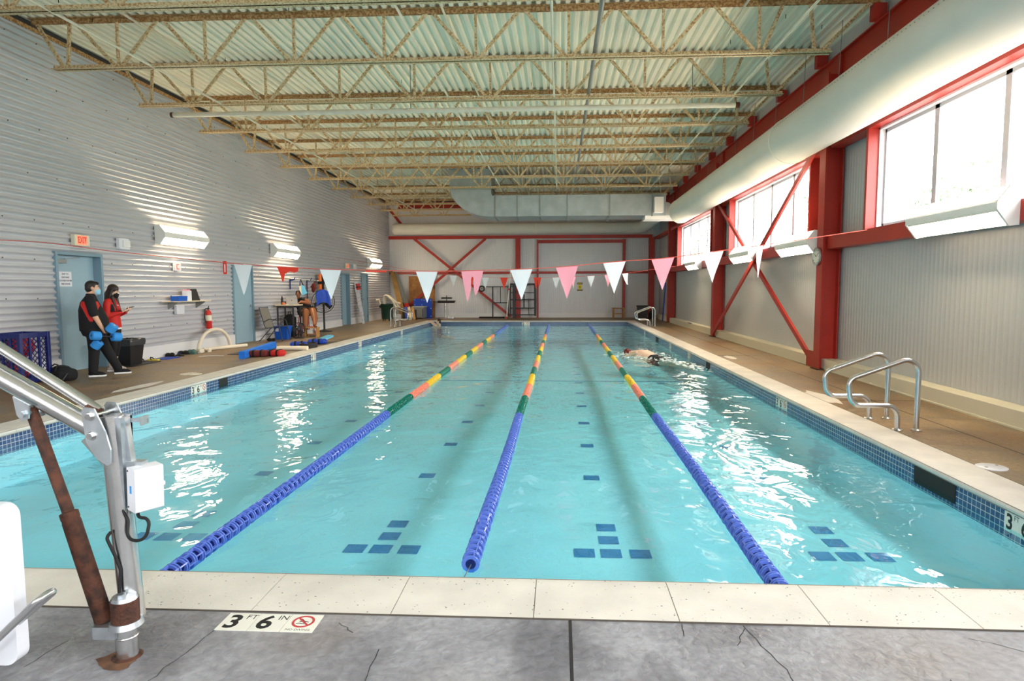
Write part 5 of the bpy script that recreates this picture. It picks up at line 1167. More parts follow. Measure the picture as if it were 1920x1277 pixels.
for sx_, sy_ in ((-1, -1), (1, -1), (-1, 1), (1, 1)):
    b = MB(); b.cyl((-8.4 + sx_ * .15, 20.62 + sy_ * .15, .66), (-8.4 + sx_ * .21, 20.62 + sy_ * .21, 0), .014, n=10); obj(b, 'leg', 'red_plastic', t, True)
b = MB(); b.tube([(-8.59, 20.43, .25), (-8.21, 20.43, .25), (-8.21, 20.81, .25), (-8.59, 20.81, .25)], .011, 8, True); obj(b, 'footrest', 'red_plastic', t, True)
t = thing('step_box', 'wooden step box under the foot of the seated person', 'step', (-7.77, 19.55, 0))
b = MB(); b.box(-7.96, -7.935, 19.42, 19.68, 0, .28); b.box(-7.605, -7.58, 19.42, 19.68, 0, .28); obj(b, 'side_board', 'wood', t, True, sm=False)
b = MB(); b.box(-7.97, -7.57, 19.41, 19.69, .28, .305); obj(b, 'top_board', 'wood', t, True, sm=False)
b = MB(); b.box(-7.935, -7.605, 19.44, 19.68, .09, .11); obj(b, 'shelf_board', 'wood', t, True, sm=False)
b = MB(); b.rbox(-7.90, -7.72, 19.45, 19.6, .111, .23, .01); tag(obj(b, 'paper_pack', 'white_paint'), 'white and blue pack stored inside the wooden step box', 'pack')
t = thing('floor_fan', 'small round black floor fan in front of the seated legs', 'fan', (-8.0, 19.08, 0))
FC = Vector((-8.0, 19.08, .285)); fd = Vector((.45, -.85, .1)).normalized()
b = MB(); b.torus(FC + fd * .05, fd, .185, .009, 28, 8); b.torus(FC - fd * .05, fd, .185, .009, 28, 8)
for s in (.05, -.05):
    for r in (.14, .095): b.torus(FC + fd * (s * 1.35), fd, r, .003, 24, 5)
fu = fd.cross(Vector((0, 0, 1))).normalized(); fv = fu.cross(fd)
for k in range(18):
    a = 2 * PI * k / 18; d = fu * math.cos(a) + fv * math.sin(a)
    for s in (.05, -.05): b.cyl(FC + fd * (s * 1.4) + d * .04, FC + fd * s + d * .185, .0025, n=5)
obj(b, 'cage', 'black_plastic', t, True)
b = MB(); b.cyl(FC - fd * .13, FC + fd * .02, .06, .045, n=18); obj(b, 'motor', 'black_plastic', t, True)
b = MB(); b.cyl(FC + fd * .06, FC + fd * .075, .045, n=18); obj(b, 'hub_cap', 'charcoal', t, True)
for k in range(3):
    b = MB(); a = 2 * PI * k / 3; d = fu * math.cos(a) + fv * math.sin(a); e = fd.cross(d)
    b.hexa([FC + d * .04 + e * .03 + fd * .015, FC + d * .16 + e * .075 + fd * .02, FC + d * .17 - e * .05 - fd * .02, FC + d * .04 - e * .03 - fd * .015], [q + fd * .004 for q in (FC + d * .04 + e * .03 + fd * .015, FC + d * .16 + e * .075 + fd * .02, FC + d * .17 - e * .05 - fd * .02, FC + d * .04 - e * .03 - fd * .015)]); obj(b, 'blade', 'charcoal', t, True)
b = MB(); b.lathe([(.15, 0), (.15, .015), (.03, .03), (.025, .10)], 24, (-8.0, 19.08, 0)); b.bar((-8.0, 19.08, .09), FC - fd * .08, .04, .02); obj(b, 'base', 'black_plastic', t, True)

# ------------------------------------------------------------------ pole rack, hanging gear
def hook(y, z, label, L=.42):
    t = thing('wall_hook', label, 'hook', (XL, y, z), group='blue wall hooks')
    b = MB(); b.box(XL, XL + .02, y - .03, y + .03, z - .3, z + .05); obj(b, 'back_plate', 'deep_blue', t, True, sm=False)
    b = MB(); b.bar((XL + .02, y, z), (XL + .16, y - .01, z + .02), .03, .03); b.bar((XL + .15, y - .01, z + .015), (XL + .19, y - .01, z + .09), .03, .02); b.bar((XL + .02, y, z - .02), (XL + L, y - .02, z + .03), .009, .009); obj(b, 'arm', 'deep_blue', t, True, sm=False)
hook(20.5, 1.80, 'blue wall hook above the seated person'); hook(21.9, 1.80, 'blue wall hook holding the dark red mitt')
t = thing('rescue_pole', 'long white rescue pole resting on the blue hooks along the wall', 'pole', (-8.7, 20.5, 1.84))
b = MB(); b.cyl((-8.72, 18.05, 1.90), (-8.72, 23.0, 1.79), .018, n=12); obj(b, 'shaft', 'white_metal', t, True)
b = MB(); b.cyl((-8.72, 19.3, 1.872), (-8.72, 20.2, 1.852), .028, n=12); obj(b, 'grip', 'cream', t, True)
t = thing('tote_bag', 'pale blue and white tote hanging from a hook before the seated face', 'bag', (-8.35, 20.25, 1.3))
vd = Vector((-.38, .92, 0)); vr = Vector((.92, .38, 0)); tc_ = Vector((-8.36, 20.28, 0))
def TP(a, z, d): return tc_ + vr * a + Vector((0, 0, z)) + vd * d
b = MB(); b.hexa([TP(-.02, 1.62, 0), TP(.07, 1.62, 0), TP(.17, 1.37, -.01), TP(.0, 1.30, -.01)], [TP(-.02, 1.62, .05), TP(.07, 1.62, .05), TP(.17, 1.37, .06), TP(.0, 1.30, .06)]); obj(b, 'pouch', 'sky_cloth', t, True, sm=False)
b = MB(); b.hexa([TP(-.09, 1.60, .01), TP(-.02, 1.61, .01), TP(.0, 1.34, 0), TP(-.06, 1.42, 0)], [TP(-.09, 1.60, .05), TP(-.02, 1.61, .05), TP(.0, 1.34, .05), TP(-.06, 1.42, .05)]); obj(b, 'side_panel', 'cream', t, True, sm=False)
b = MB(); b.tube([TP(-.06, 1.60, .02), TP(-.05, 1.76, .02), TP(-.03, 1.82, .02), TP(-.01, 1.76, .02), TP(.05, 1.61, .02)], .016, 8); obj(b, 'handles', 'black_cloth', t, True)
t = thing('oven_mitt', 'dark red mitt hanging on the wall right of the seated person', 'mitt', (-8.6, 21.95, 1.5))
b = MB(); b.M = Matrix.Translation((-8.62, 21.95, 1.58)) @ Matrix.Rotation(-.5, 4, 'Z') @ Matrix.Rotation(.25, 4, 'Y'); b.ball((0, 0, 0), (.12, .05, .14)); b.ball((0, 0, -.11), (.085, .045, .1)); b.caps((-.08, 0, 0), (-.15, 0, -.04), .035, .025); b.cyl((0, 0, .05), (0, 0, .2), .02); blob(b, 'palm', 'dark_red', t, .012, 4, True)
b = MB(); b.tube([(-8.42, 21.88, 1.86), (-8.5, 21.9, 1.8), (-8.62, 21.95, 1.7)], .008, 6); obj(b, 'loop', 'black_cloth', t, True)
b = MB(); b.tube([(-8.6, 22.0, 1.44), (-8.6, 22.0, 1.0), (-8.58, 22.02, .45)], .02, 8); tag(obj(b, 'pole_handle', 'cream'), 'cream pole hanging down the wall under the red mitt', 'pole')
b = MB(); b.tube([(-8.8, 21.8, 1.5), (-8.8, 21.8, .35)], .022, 8); tag(obj(b, 'hanging_strap', 'charcoal'), 'dark strap hanging against the wall left of the pedestal fan', 'strap')
for dy, m, l in ((0, 'orange', 'orange rescue tube hanging on the wall above the pedestal fan'), (.13, 'black_cloth', 'black rescue vest hanging behind the large white pennant')):
    t = thing('rescue_tube', l, 'rescue tube', (-8.66, 22.75 + dy, 1.3), group='hanging rescue gear')
    b = MB(); b.rbox(-8.74, -8.62, 22.66 + dy, 22.66 + dy + (.1 if dy == 0 else .2), 1.2, 2.05, .05, 'z'); obj(b, 'tube', m, t, True)
    b = MB(); b.rbox(-8.76, -8.60, 22.65 + dy, 22.67 + dy + (.1 if dy == 0 else .2), 1.68, 1.78, .05, 'z'); obj(b, 'belt', 'black_cloth', t, True)

# pedestal fan with a towel over it
t = thing('pedestal_fan', 'large black pedestal fan on a round base, standing by the wall', 'fan', (-8.3, 22.0, 0))
FC = Vector((-8.28, 21.9, 1.06)); fd = Vector((.38, -.92, 0.02)).normalized(); fu = fd.cross(Vector((0, 0, 1))).normalized(); fv = fu.cross(fd); R_ = .385
b = MB(); b.lathe([(.27, 0), (.27, .02), (.2, .04), (.04, .07), (.035, .1)], 28, (-8.3, 22.0, 0)); obj(b, 'base', 'black_plastic', t, True)
b = MB(); b.cyl((-8.3, 22.0, .05), (-8.29, 21.97, .98), .034, n=16); obj(b, 'post', 'black_plastic', t, True)
b = MB(); b.cyl(FC - fd * .22, FC - fd * .02, .09, .07, n=20); obj(b, 'motor', 'black_plastic', t, True)
for sgn, nm_ in ((.07, 'front_cage'), (-.07, 'rear_cage')):
    b = MB(); b.torus(FC + fd * (sgn * .35), fd, R_, .012, 40, 8)
    for r in (.31, .24, .17, .10): b.torus(FC + fd * (sgn * (1.25 - .8 * (r / R_) ** 2)), fd, r, .003, 36, 5)
    for k in range(36):
        a = 2 * PI * k / 36; d = fu * math.cos(a) + fv * math.sin(a); b.tube([FC + fd * (sgn * 1.25) + d * .07, FC + fd * (sgn * 1.0) + d * .22, FC + fd * (sgn * .4) + d * R_], .0028, 5)
    obj(b, nm_, 'black_plastic', t, True)
for k in range(3):
    a = 2 * PI * k / 3 + PI / 2 + .2; d = fu * math.cos(a) + fv * math.sin(a); e = fd.cross(d); q = [FC + d * .07 + e * .05 + fd * .02, FC + d * .33 + e * .10 + fd * .03, FC + d * .34 - e * .06 - fd * .03, FC + d * .07 - e * .05 - fd * .02]
    b = MB(); b.hexa(q, [p + fd * .006 for p in q]); obj(b, 'blade', 'black_rubber', t, True)
b = MB(); b.lathe([(.06, 0), (.075, .01), (.07, .03), (.02, .04)], 20, FC + fd * .07, fd); obj(b, 'hub_cap', 'charcoal', t, True)
t = thing('towel', 'bright blue towel draped over the top of the pedestal fan', 'towel', FC + Vector((0, 0, .3)))
b = MB(); rows = []
def tw(s, v, off):      # s across, v along the cloth from the back, over the rim, down the front
    a = s * .235
    if v < .25: z = R_ + .03 - (.25 - v) * 1.0; dep = -.10
    elif v < .4: f = (v - .25) / .15; z = R_ + .035 + .02 * math.sin(PI * f); dep = -.10 + .22 * f
    else: z = R_ + .03 - (v - .4) * .72; dep = .12 + .012 * math.sin(9 * s + 3 * v)
    z -= .16 * (abs(s) ** 2.2) * (1 if v > .2 else .6); dep += .02 * math.sin(7 * s) * (v if v > .4 else 0)
    return FC + fu * (a + .015 * math.sin(6 * v)) + fv * z + fd * (dep + off)
G = [[b._v(tw(-1 + 2 * i / 16, j / 20, 0)) for i in range(17)] for j in range(21)]; H_ = [[b._v(tw(-1 + 2 * i / 16, j / 20, .012)) for i in range(17)] for j in range(21)]
for j in range(20):
    for i in range(16): b.face([G[j][i], G[j][i + 1], G[j + 1][i + 1], G[j + 1][i]]); b.face([H_[j][i], H_[j + 1][i], H_[j + 1][i + 1], H_[j][i + 1]])
for j in range(20): b.face([G[j][0], G[j + 1][0], H_[j + 1][0], H_[j][0]]); b.face([G[j][16], H_[j][16], H_[j + 1][16], G[j + 1][16]])
for i in range(16): b.face([G[0][i], H_[0][i], H_[0][i + 1], G[0][i + 1]]); b.face([G[20][i], G[20][i + 1], H_[20][i + 1], H_[20][i]])
obj(b, 'cloth', 'blue_plastic' if False else 'mat_blue', t, True)

# ------------------------------------------------------------------ far left corner
t = thing('spine_board', 'white spine board with red head blocks leaning beside the far doors', 'spine board', (-8.6, 27.1, 0), 0)
bd = Matrix.Translation((-8.5, 27.15, 0)) @ Matrix.Rotation(math.radians(-9.5), 4, 'Y'); b = MB(); b.M = bd
b.hexa([(-.02, y, z) for y, z in ((-.12, 0), (.12, 0), (.2, .5), (.22, 1.5), (.18, 1.84), (-.18, 1.84), (-.22, 1.5), (-.2, .5))], [(.02, y, z) for y, z in ((-.12, 0), (.12, 0), (.2, .5), (.22, 1.5), (.18, 1.84), (-.18, 1.84), (-.22, 1.5), (-.2, .5))]); obj(b, 'board', 'white_plastic', t, True, sm=False)
b = MB(); b.M = bd; b.rbox(.021, .12, -.17, -.02, 1.48, 1.74, .03); b.rbox(.021, .12, .03, .17, 1.48, 1.74, .03); obj(b, 'head_block', 'red_plastic', t, True)
b = MB(); b.M = bd; b.box(.021, .125, -.2, .2, 1.57, 1.61); obj(b, 'head_strap', 'black_cloth', t, True, sm=False)
b = MB(); b.M = bd
for z in (.12, .32, .75, 1.1, 1.35):
    for s in (-1, 1): b.rbox(.018, .0215, s * .14 - .015, s * .14 + .015, z, z + .08, .012, 'x')
obj(b, 'grip_hole', 'charcoal', t, True)
b = MB(); b.M = bd
for z, s in ((.95, -1), (1.0, .6), (.45, -.9)): b.box(.02, .026, s * .17 - .02, s * .17 + .02, z, z + .05)
obj(b, 'buckle', 'red_cloth', t, True, sm=False)
t = thing('wheeled_bin', 'dark green wheeled bin full of white noodles in the far left corner', 'bin', (-8.1, 29.5, 0))
b = MB(); b.lathe([(.25, .09), (.285, .72), (.30, .74), (.30, .80), (.27, .80), (.26, .7)], 28, (-8.1, 29.5, 0), cap=False); b.cyl((-8.1, 29.5, .09), (-8.1, 29.5, .1), .25, n=28); obj(b, 'body', 'green_plastic', t, True)
for k in range(4):
    a = PI / 4 + PI / 2 * k; b = MB(); p = Vector((-8.1 + .2 * math.cos(a), 29.5 + .2 * math.sin(a), .045)); b.cyl(p + Vector((-.015, 0, 0)), p + Vector((.015, 0, 0)), .045, n=14); b.box(p.x - .02, p.x + .02, p.y - .02, p.y + .02, .06, .1); obj(b, 'caster', 'black_rubber', t, True)
b = MB(); b.rbox(-8.44, -8.36, 29.4, 29.6, .62, .74, .02); obj(b, 'handle', 'green_plastic', t, True)
for k in range(9):
    y0 = 29.35 + random.uniform(0, .3); h = 1.02 + random.uniform(0, .18); e = random.uniform(-.12, .12)
    p0 = Vector((-8.26 + random.uniform(-.06, .1), y0, .35)); p1 = Vector((-8.22 + random.uniform(-.06, .06), y0, h - .1)); p2 = Vector((-8.0 + e, y0 - .05, h + .05)); p3 = Vector((-7.72 + e * .5, y0 - .1 + e, h - .2)); p4 = Vector((-7.52 + e * .6, y0 - .12 + e, .62 + random.uniform(0, .25)))
    noodle(fillet([p0, p1, p2, p3, p4], [0, .2, .3, .3, 0], 6), .048, 'white foam noodle drooping out of the green wheeled bin', 'noodles in the green bin')
b = MB(); b.tube([(-8.35, 29.6, .5), (-8.5, 29.55, 1.0), (-8.62, 29.5, .98)], .048, 12); tag(obj(b, 'foam_noodle', 'foam_white'), 'white noodle poking out of the green bin towards the wall', 'foam noodle')
for k in range(3):
    b = MB(); b.bar((-8.05 + .1 * k, 32.05 - .05 * k, 0.05), (-8.72 + .07 * k, 32.7, 2.45 - .08 * k), .13, .03, up=(0, 1, 0)); tag(obj(b, 'wooden_plank', 'plank', sm=False), 'long brown plank leaning in the far left corner, %s' % ['leftmost', 'middle one', 'rightmost'][k], 'plank', 'planks in the corner')
for k in range(3):
    b = MB(); b.cyl((-7.72 + .1 * k, 32.2, .02), (-8.52 + .06 * k, 32.75, 2.38 - .05 * k), .035, n=12); tag(obj(b, 'steel_pipe', 'grey_steel'), 'grey pipe leaning in the far left corner, %s' % ['leftmost', 'middle one', 'rightmost'][k], 'pipe', 'pipes in the corner')
for k, (x0, x1, z1) in enumerate(((-7.83, -7.15, 2.16), (-7.13, -6.45, 2.1))):
    b = MB(); b.M = Matrix.Translation((0, YB - .30 , 0)) @ Matrix.Rotation(math.radians(-4), 4, 'X'); b.box(x0, x1, -.02, .0, 0, z1); tag(obj(b, 'plywood_sheet', 'plywood', sm=False), ['left', 'right'][k] + ' plywood sheet leaning on the back wall behind the blue panels', 'plywood', 'plywood sheets')
def blue_panel(x0, x1, z0, z1, y, label, rows):
    t = thing('gym_board', label, 'panel', ((x0 + x1) / 2, y, z0), group='blue panels')
    b = MB(); b.rbox(x0, x1, y, y + .06, z0, z1, .03, 'y'); obj(b, 'board', 'mat_blue', t, True)
    b = MB()
    for x in (x0 + .06, x1 - .06):
        for z in rows: b.cyl((x, y - .01, z), (x, y, z), .022, n=10)
    obj(b, 'bolt', 'zinc', t, True)
blue_panel(-6.98, -6.52, 0, 1.0, 32.25, 'upright dark blue panel with silver bolts leaning on the plywood', (.1, .5, .92)); blue_panel(-7.48, -6.99, 0.62, 1.0, 32.3, 'short dark blue panel on top of the grey metal box', (.68, .94))
t = thing('metal_box', 'grey metal box on the deck in front of the blue panels', 'box', (-7.1, 31.6, 0))
b = MB(); b.box(-7.35, -6.78, 31.45, 32.2, .05, .58); obj(b, 'body', 'grey_steel', t, True, sm=False)
b = MB(); b.box(-7.38, -6.75, 31.42, 32.22, .58, .62); obj(b, 'lid', 'alu', t, True, sm=False)
b = MB(); b.box(-6.84, -6.81, 31.42, 31.45, .1, .5); b.box(-7.3, -7.24, 31.5, 32.1, 0, .05); b.box(-6.9, -6.84, 31.5, 32.1, 0, .05); obj(b, 'handle', 'charcoal', t, True, sm=False)
b = MB(); b.rbox(-7.85, -7.42, 31.6, 32.05, 0, .58, .03); tag(obj(b, 'grey_crate', 'charcoal'), 'dark grey crate left of the grey metal box', 'crate')
t = thing('red_bucket', 'red bucket standing on the dark grey crate in the corner', 'bucket', (-7.75, 31.75, .58)); b = MB(); b.M = Matrix.Translation((0, 0, 0)); b.lathe([(.09, .58), (.115, .78), (.12, .78), (.105, .77), (.08, .6)], 18, (-7.72, 31.78, 0), cap=False); b.cyl((-7.72, 31.78, .58), (-7.72, 31.78, .59), .09, n=18); obj(b, 'pail', 'red_plastic', t, True)
b = MB(); b.rbox(-7.98, -7.72, 29.42, 29.62, 0, .3, .02); b.M = Matrix.Identity(4)
t = thing('white_carton', 'small white carton on the deck beside the green bin', 'carton', (-7.68, 29.6, 0)); b.bm.free(); b = MB(); b.box(-7.78, -7.5, 29.45, 29.75, 0, .3); obj(b, 'carton_body', 'white_paint', t, True, sm=False); b = MB(); b.box(-7.78, -7.5, 29.44, 29.45, .14, .17); obj(b, 'tape', 'cardboard', t, True, sm=False)
for k, (m, l) in enumerate((('mat_blue', 'blue board leaning behind the far left grab rails'), ('cardboard', 'tan board leaning beside the blue one'), ('wood', 'brown board leaning beside the tan one'))):
    b = MB(); b.bar((-7.28 + .17 * k, 30.1, .02), (-7.45 + .17 * k, 30.4, .62), .13, .03, up=(0, 1, 0)); tag(obj(b, 'leaning_board', m, sm=False), l, 'board', 'boards behind the left rails')
t = thing('leaning_support', 'rack of boards resting against the corner', 'rack', (-7.2, 30.5, 0)); b = MB(); b.box(-7.6, -6.9, 30.38, 30.42, 0, .5); obj(b, 'rack_panel', 'charcoal', t, True, sm=False)
# swim stand, frames, pole, stool, bins along the back wall
t = thing('swim_stand', 'steel stand with black padded arms in front of the back wall', 'stand', (-5.75, 32.2, 0))
b = MB(); b.rbox(-6.15, -5.35, 32.0, 32.4, 0, .05, .03); obj(b, 'base', 'steel', t, True)
b = MB(); b.cyl((-5.83, 32.2, .05), (-5.83, 32.2, .85), .04, n=12); b.cyl((-5.66, 32.2, .05), (-5.66, 32.2, .85), .03, n=12); obj(b, 'post', 'steel', t, True)
b = MB(); b.rbox(-6.2, -5.35, 32.1, 32.3, .78, .9, .04, 'x'); obj(b, 'lower_pad', 'black_rubber', t, True)
b = MB(); b.rbox(-6.02, -5.48, 32.12, 32.28, .99, 1.07, .03, 'x'); b.cyl((-5.75, 32.2, .85), (-5.75, 32.2, 1.16), .02, n=10); obj(b, 'upper_pad', 'black_rubber', t, True)
b = MB(); b.tube([(-6.2, 32.2, .82), (-6.35, 32.15, .84), (-6.45, 32.1, .86)], .02, 8); b.tube([(-5.35, 32.2, .82), (-5.3, 32.15, .9)], .02, 8); obj(b, 'grip', 'black_rubber', t, True)
def frame(name, label, bars, y, m='dark_frame', w=.05, wheel=None):
    t = thing(name, label, 'metal frame', (bars[0][0], y, 0), group='dark metal frames')
    for x0, z0, x1, z1, ww in bars:
        b = MB(); b.bar((x0, y, z0), (x1, y, z1), ww, ww); obj(b, 'frame_bar', m, t, True, sm=False)
    if wheel:
        b = MB(); b.torus((wheel[0], y, wheel[1]), (0, 1, 0), .13, .035, 24, 8); obj(b, 'tyre', 'black_rubber', t, True)
        b = MB(); b.cyl((wheel[0], y - .03, wheel[1]), (wheel[0], y + .03, wheel[1]), .06, n=14); obj(b, 'wheel_hub', 'grey_steel', t, True)
frame('trolley_frame', 'dark metal trolley frame with a wheel, left of the white pole', [(-3.95, 1.6, -2.2, 1.6, .05), (-3.42, 0, -3.42, 1.6, .06), (-3.02, .78, -3.02, 1.6, .035), (-3.4, .78, -2.6, .78, .04), (-2.62, .0, -2.62, 1.6, .05)], 32.5, wheel=(-3.98, 1.5))
frame('ladder_frame', 'dark ladder like metal frame behind the thick red post', [(-2.55, 1.72, -1.2, 1.72, .1), (-2.52, .1, -2.52, 1.75, .06), (-2.33, .0, -2.33, 1.72, .14), (-1.25, .1, -1.25, 1.76, .1), (-2.52, 1.3, -1.2, 1.3, .035), (-2.52, .94, -1.2, .94, .06), (-2.52, .5, -1.2, .5, .06), (-2.52, .16, -1.2, .16, .05), (-1.58, .16, -1.58, .98, .03), (-1.82, .5, -1.82, 1.2, .06)], 32.62)
b = MB(); b.rbox(-4.1, -2.8, 32.2, 32.55, 0, .07, .03, 'x'); tag(obj(b, 'floor_roll', 'black_rubber'), 'low black roll on the floor in front of the trolley frame', 'roll')
t = thing('white_pole', 'tall white pole with orange fittings leaning by the thick red post', 'pole', (-2.6, 32.0, 0))
b = MB(); b.cyl((-2.66, 31.9, 0.05), (-2.48, 32.6, 2.65), .028, n=10); obj(b, 'shaft', 'white_metal', t, True)
b = MB(); b.cyl((-2.665, 31.88, 0), (-2.66, 31.9, .09), .045, n=10); b.cyl((-2.56, 32.27, 1.43), (-2.557, 32.28, 1.5), .05, n=10); obj(b, 'fitting', 'red_plastic', t, True)
t = thing('step_stool', 'small wooden step stool in front of the right thin red post', 'step stool', (3.0, 32.2, 0))
for x in (2.72, 3.24):
    for y in (32.05, 32.4):
        b = MB(); b.box(x - .035, x + .035, y - .03, y + .03, 0, .48); obj(b, 'leg', 'wood', t, True, sm=False)
b = MB(); b.box(2.66, 3.3, 32.0, 32.45, .48, .52); obj(b, 'top_step', 'wood', t, True, sm=False)
b = MB(); b.box(2.68, 3.28, 31.85, 32.1, .22, .26); obj(b, 'lower_step', 'wood', t, True, sm=False)
t = thing('grey_bin', 'dark grey bin near the far right corner', 'bin', (4.1, 31.6, 0))
b = MB(); open_box(b, 3.85, 4.35, 31.4, 31.9, 0, .64, .02, taper=.05); obj(b, 'body', 'charcoal', t, True, sm=False)
b = MB(); b.box(3.83, 4.37, 31.38, 31.42, .58, .66); b.box(3.83, 4.37, 31.88, 31.92, .58, .66); obj(b, 'rim', 'charcoal', t, True, sm=False)
t = thing('dark_bags', 'dark bag slumped between the grey bin and the corner post', 'bag', (4.5, 31.7, 0)); b = MB(); b.ball((4.52, 31.5, .2), (.15, .2, .2)); b.ball((4.62, 31.6, .3), (.12, .2, .22)); b.ball((4.5, 31.4, .1), (.16, .2, .1)); blob(b, 'body', 'black_cloth', t, .025, 4, True)
b = MB(); b.bar((4.62, 28.75, .02), (4.75, 28.9, 1.75), .12, .04, up=(1, 0, 0)); tag(obj(b, 'blue_board', 'mat_blue', sm=False), 'tall blue board leaning behind the far red column', 'board')
b = MB(); b.box(4.80, 4.86, 23.6, 24.1, .201, .215); tag(obj(b, 'blue_ruler', 'ink_blue', sm=False), 'thin blue strip lying on the cream curb before the far column', 'strip')
# ------------------------------------------------------------------ people
def M_at(p, yaw=0.0, pitch=0.0, roll=0.0):
    return Matrix.Translation(p) @ Matrix.Rotation(yaw, 4, 'Z') @ Matrix.Rotation(pitch, 4, 'X') @ Matrix.Rotation(roll, 4, 'Y')
def loft(b, rings, n=24):
    """rings: (centre, half width, half depth) stacked ellipses"""
    rs = []
    for c, w, d in rings: rs.append([b._v((c[0] + w * math.cos(2 * PI * k / n), c[1] + d * math.sin(2 * PI * k / n), c[2])) for k in range(n)])
    return b.skin(rs)
def head(b, H, s=1.0, ears=True):
    o = b.M; b.M = o @ H @ Matrix.Scale(s, 4)
    b.ball((0, -.012, .022), (.074, .092, .098), 16, 12); b.ball((0, .022, -.045), (.058, .068, .082), 16, 12); b.ball((0, .06, -.103), (.028, .026, .022)); b.ball((0, .062, .02), (.05, .026, .02))
    b.caps((0, .088, .012), (0, .106, -.03), .009, .014); b.ball((.014, .094, -.034), .010); b.ball((-.014, .094, -.034), .010); b.ball((0, .084, -.068), (.026, .014, .008)); b.ball((0, .082, -.08), (.022, .014, .008))
    if ears:
        for q in (-1, 1): b.ball((q * .076, -.004, -.008), (.012, .024, .034))
    b.caps((0, -.02, -.06), (0, -.038, -.17), .054, .06); b.M = o
def face_parts(t, Mw, H, s=1.0, look=(0, 1, -.15)):
    b = MB(); b.M = Mw @ H @ Matrix.Scale(s, 4)
    for q in (-1, 1): b.ball((q * .031, .074, .004), (.011, .011, .0065))
    obj(b, 'eyes', 'eye_white', t, True)
    b = MB(); b.M = Mw @ H @ Matrix.Scale(s, 4)
    for q in (-1, 1): b.ball((q * .031, .0825, .0035), (.0062, .0045, .006)); b.caps((q * .016, .085, .028), (q * .045, .076, .03), .005, .004)
    obj(b, 'pupils_and_brows', 'hair_black', t, True)
def hand(b, w, d, palm, s=1.0, curl=.6, thumb=None):
    """palm and five fingers; w wrist, d towards the fingertips, palm = direction the palm faces"""
    w, d, palm = Vector(w), Vector(d).normalized(), Vector(palm); palm = (palm - d * palm.dot(d)).normalized(); a = d.cross(palm).normalized()
    side = a if thumb is None else (a if a.dot(Vector(thumb)) > 0 else -a)
    for k in (-1, -.33, .33, 1): b.caps(w + d * .012 * s + a * k * .018 * s, w + d * .082 * s + a * k * .028 * s, .017 * s, .0125 * s, 10)
    for k, L in ((1, .068), (.36, .078), (-.3, .072), (-1, .056)):
        p = w + d * .086 * s + side * k * .029 * s; q = d; ang = curl
        for f in (.45, .32, .25):
            q = (d * math.cos(ang) + palm * math.sin(ang)).normalized(); p2 = p + q * L * f * s; b.caps(p, p2, .0088 * s, .0078 * s, 8); p = p2; ang += curl * .8
    p = w + d * .025 * s + side * .026 * s; q = (d * .6 + side * .75 + palm * .35).normalized(); p2 = p + q * .04 * s; b.caps(p, p2, .0135 * s, .0105 * s, 8); q2 = (d * .85 + side * .1 + palm * .5).normalized(); b.caps(p2, p2 + q2 * .034 * s, .0105 * s, .0088 * s, 8)
def limb(b, pts, rs, n=12):
    for p, q, r0, r1 in zip(pts, pts[1:], rs, rs[1:]): b.caps(p, q, r0, r1, n)
def trainer(t, Mw, ank, yaw, upper, sole, s=1.0, pitch=0.0):
    F = Mw @ M_at(ank, yaw, pitch)
    b = MB(); b.M = F @ Matrix.Scale(s, 4); b.ball((0, .005, .0), (.042, .055, .05)); b.ball((0, .06, -.025), (.043, .10, .034)); b.ball((0, .13, -.038), (.042, .055, .024)); b.ball((0, -.03, -.02), (.038, .045, .045)); u = blob(b, 'shoe', upper, t, .008, 5, True)
    b = MB(); b.M = F @ Matrix.Scale(s, 4)
    out = [(.036, -.065), (.04, .0), (.036, .06), (.046, .12), (.036, .175), (0, .19), (-.036, .175), (-.046, .12), (-.036, .06), (-.04, 0), (-.036, -.065), (0, -.078)]
    b.ext([(x, y) for x, y in out], lambda x, y, d: (x, y, -.078 + d), .026); obj(b, 'shoe_sole', sole, u, True, ang=50)

# --- man in the black polo, carrying foam dumbbells
BM, RM = Vector((-8.06, 10.62, 0)), math.radians(-53)
man = thing('person', 'man in black polo with red side panels and pale blue mask, holding foam dumbbells', 'person', BM, RM)
MM = OM[man.name]; HM = M_at((0.0, -.015, 1.53), .0, -.10)
b = MB(); b.M = MM
head(b, HM); loft(b, [((0, -.03, .78), .16, .17), ((0, -.02, .9), .19, .19), ((0, -.03, 1.05), .19, .19), ((0, -.06, 1.2), .185, .14), ((0, -.06, 1.33), .16, .09), ((0, -.05, 1.40), .07, .06)])
limb(b, [(.10, -.04, .82), (.105, -.045, .45), (.11, -.075, .09)], [.095, .062, .042]); limb(b, [(-.10, -.01, .82), (-.10, .13, .46), (-.10, .30, .10)], [.095, .062, .042])
limb(b, [(.19, -.07, 1.315), (.255, -.01, 1.06), (.245, .085, .845)], [.055, .046, .031]); limb(b, [(-.19, -.07, 1.315), (-.25, -.02, 1.06), (-.225, .07, .845)], [.062, .046, .031])
hand(b, (.245, .088, .838), (-.02, .32, -1), (-.35, .9, .1), 1.0, .95, thumb=(-.9, .3, 0)); hand(b, (-.225, .072, .838), (.05, .2, -1), (.9, 0, 0), 1.0, .45, thumb=(0, 1, 0))
for q, yy in ((.11, -.075), (-.10, .30)): b.caps((q, yy, .06), (q, yy + .12, .045), .035, .03)
body = blob(b, 'body', 'skin_light', man, .0075, 3, True)
b = MB(); b.M = MM     # polo shirt
loft(b, [((0, -.035, .79), .185, .205), ((0, -.02, .86), .20, .222), ((0, -.025, 1.0), .205, .218), ((0, -.055, 1.15), .205, .185), ((0, -.07, 1.28), .20, .14), ((0, -.06, 1.36), .16, .095), ((0, -.05, 1.41), .078, .068)])
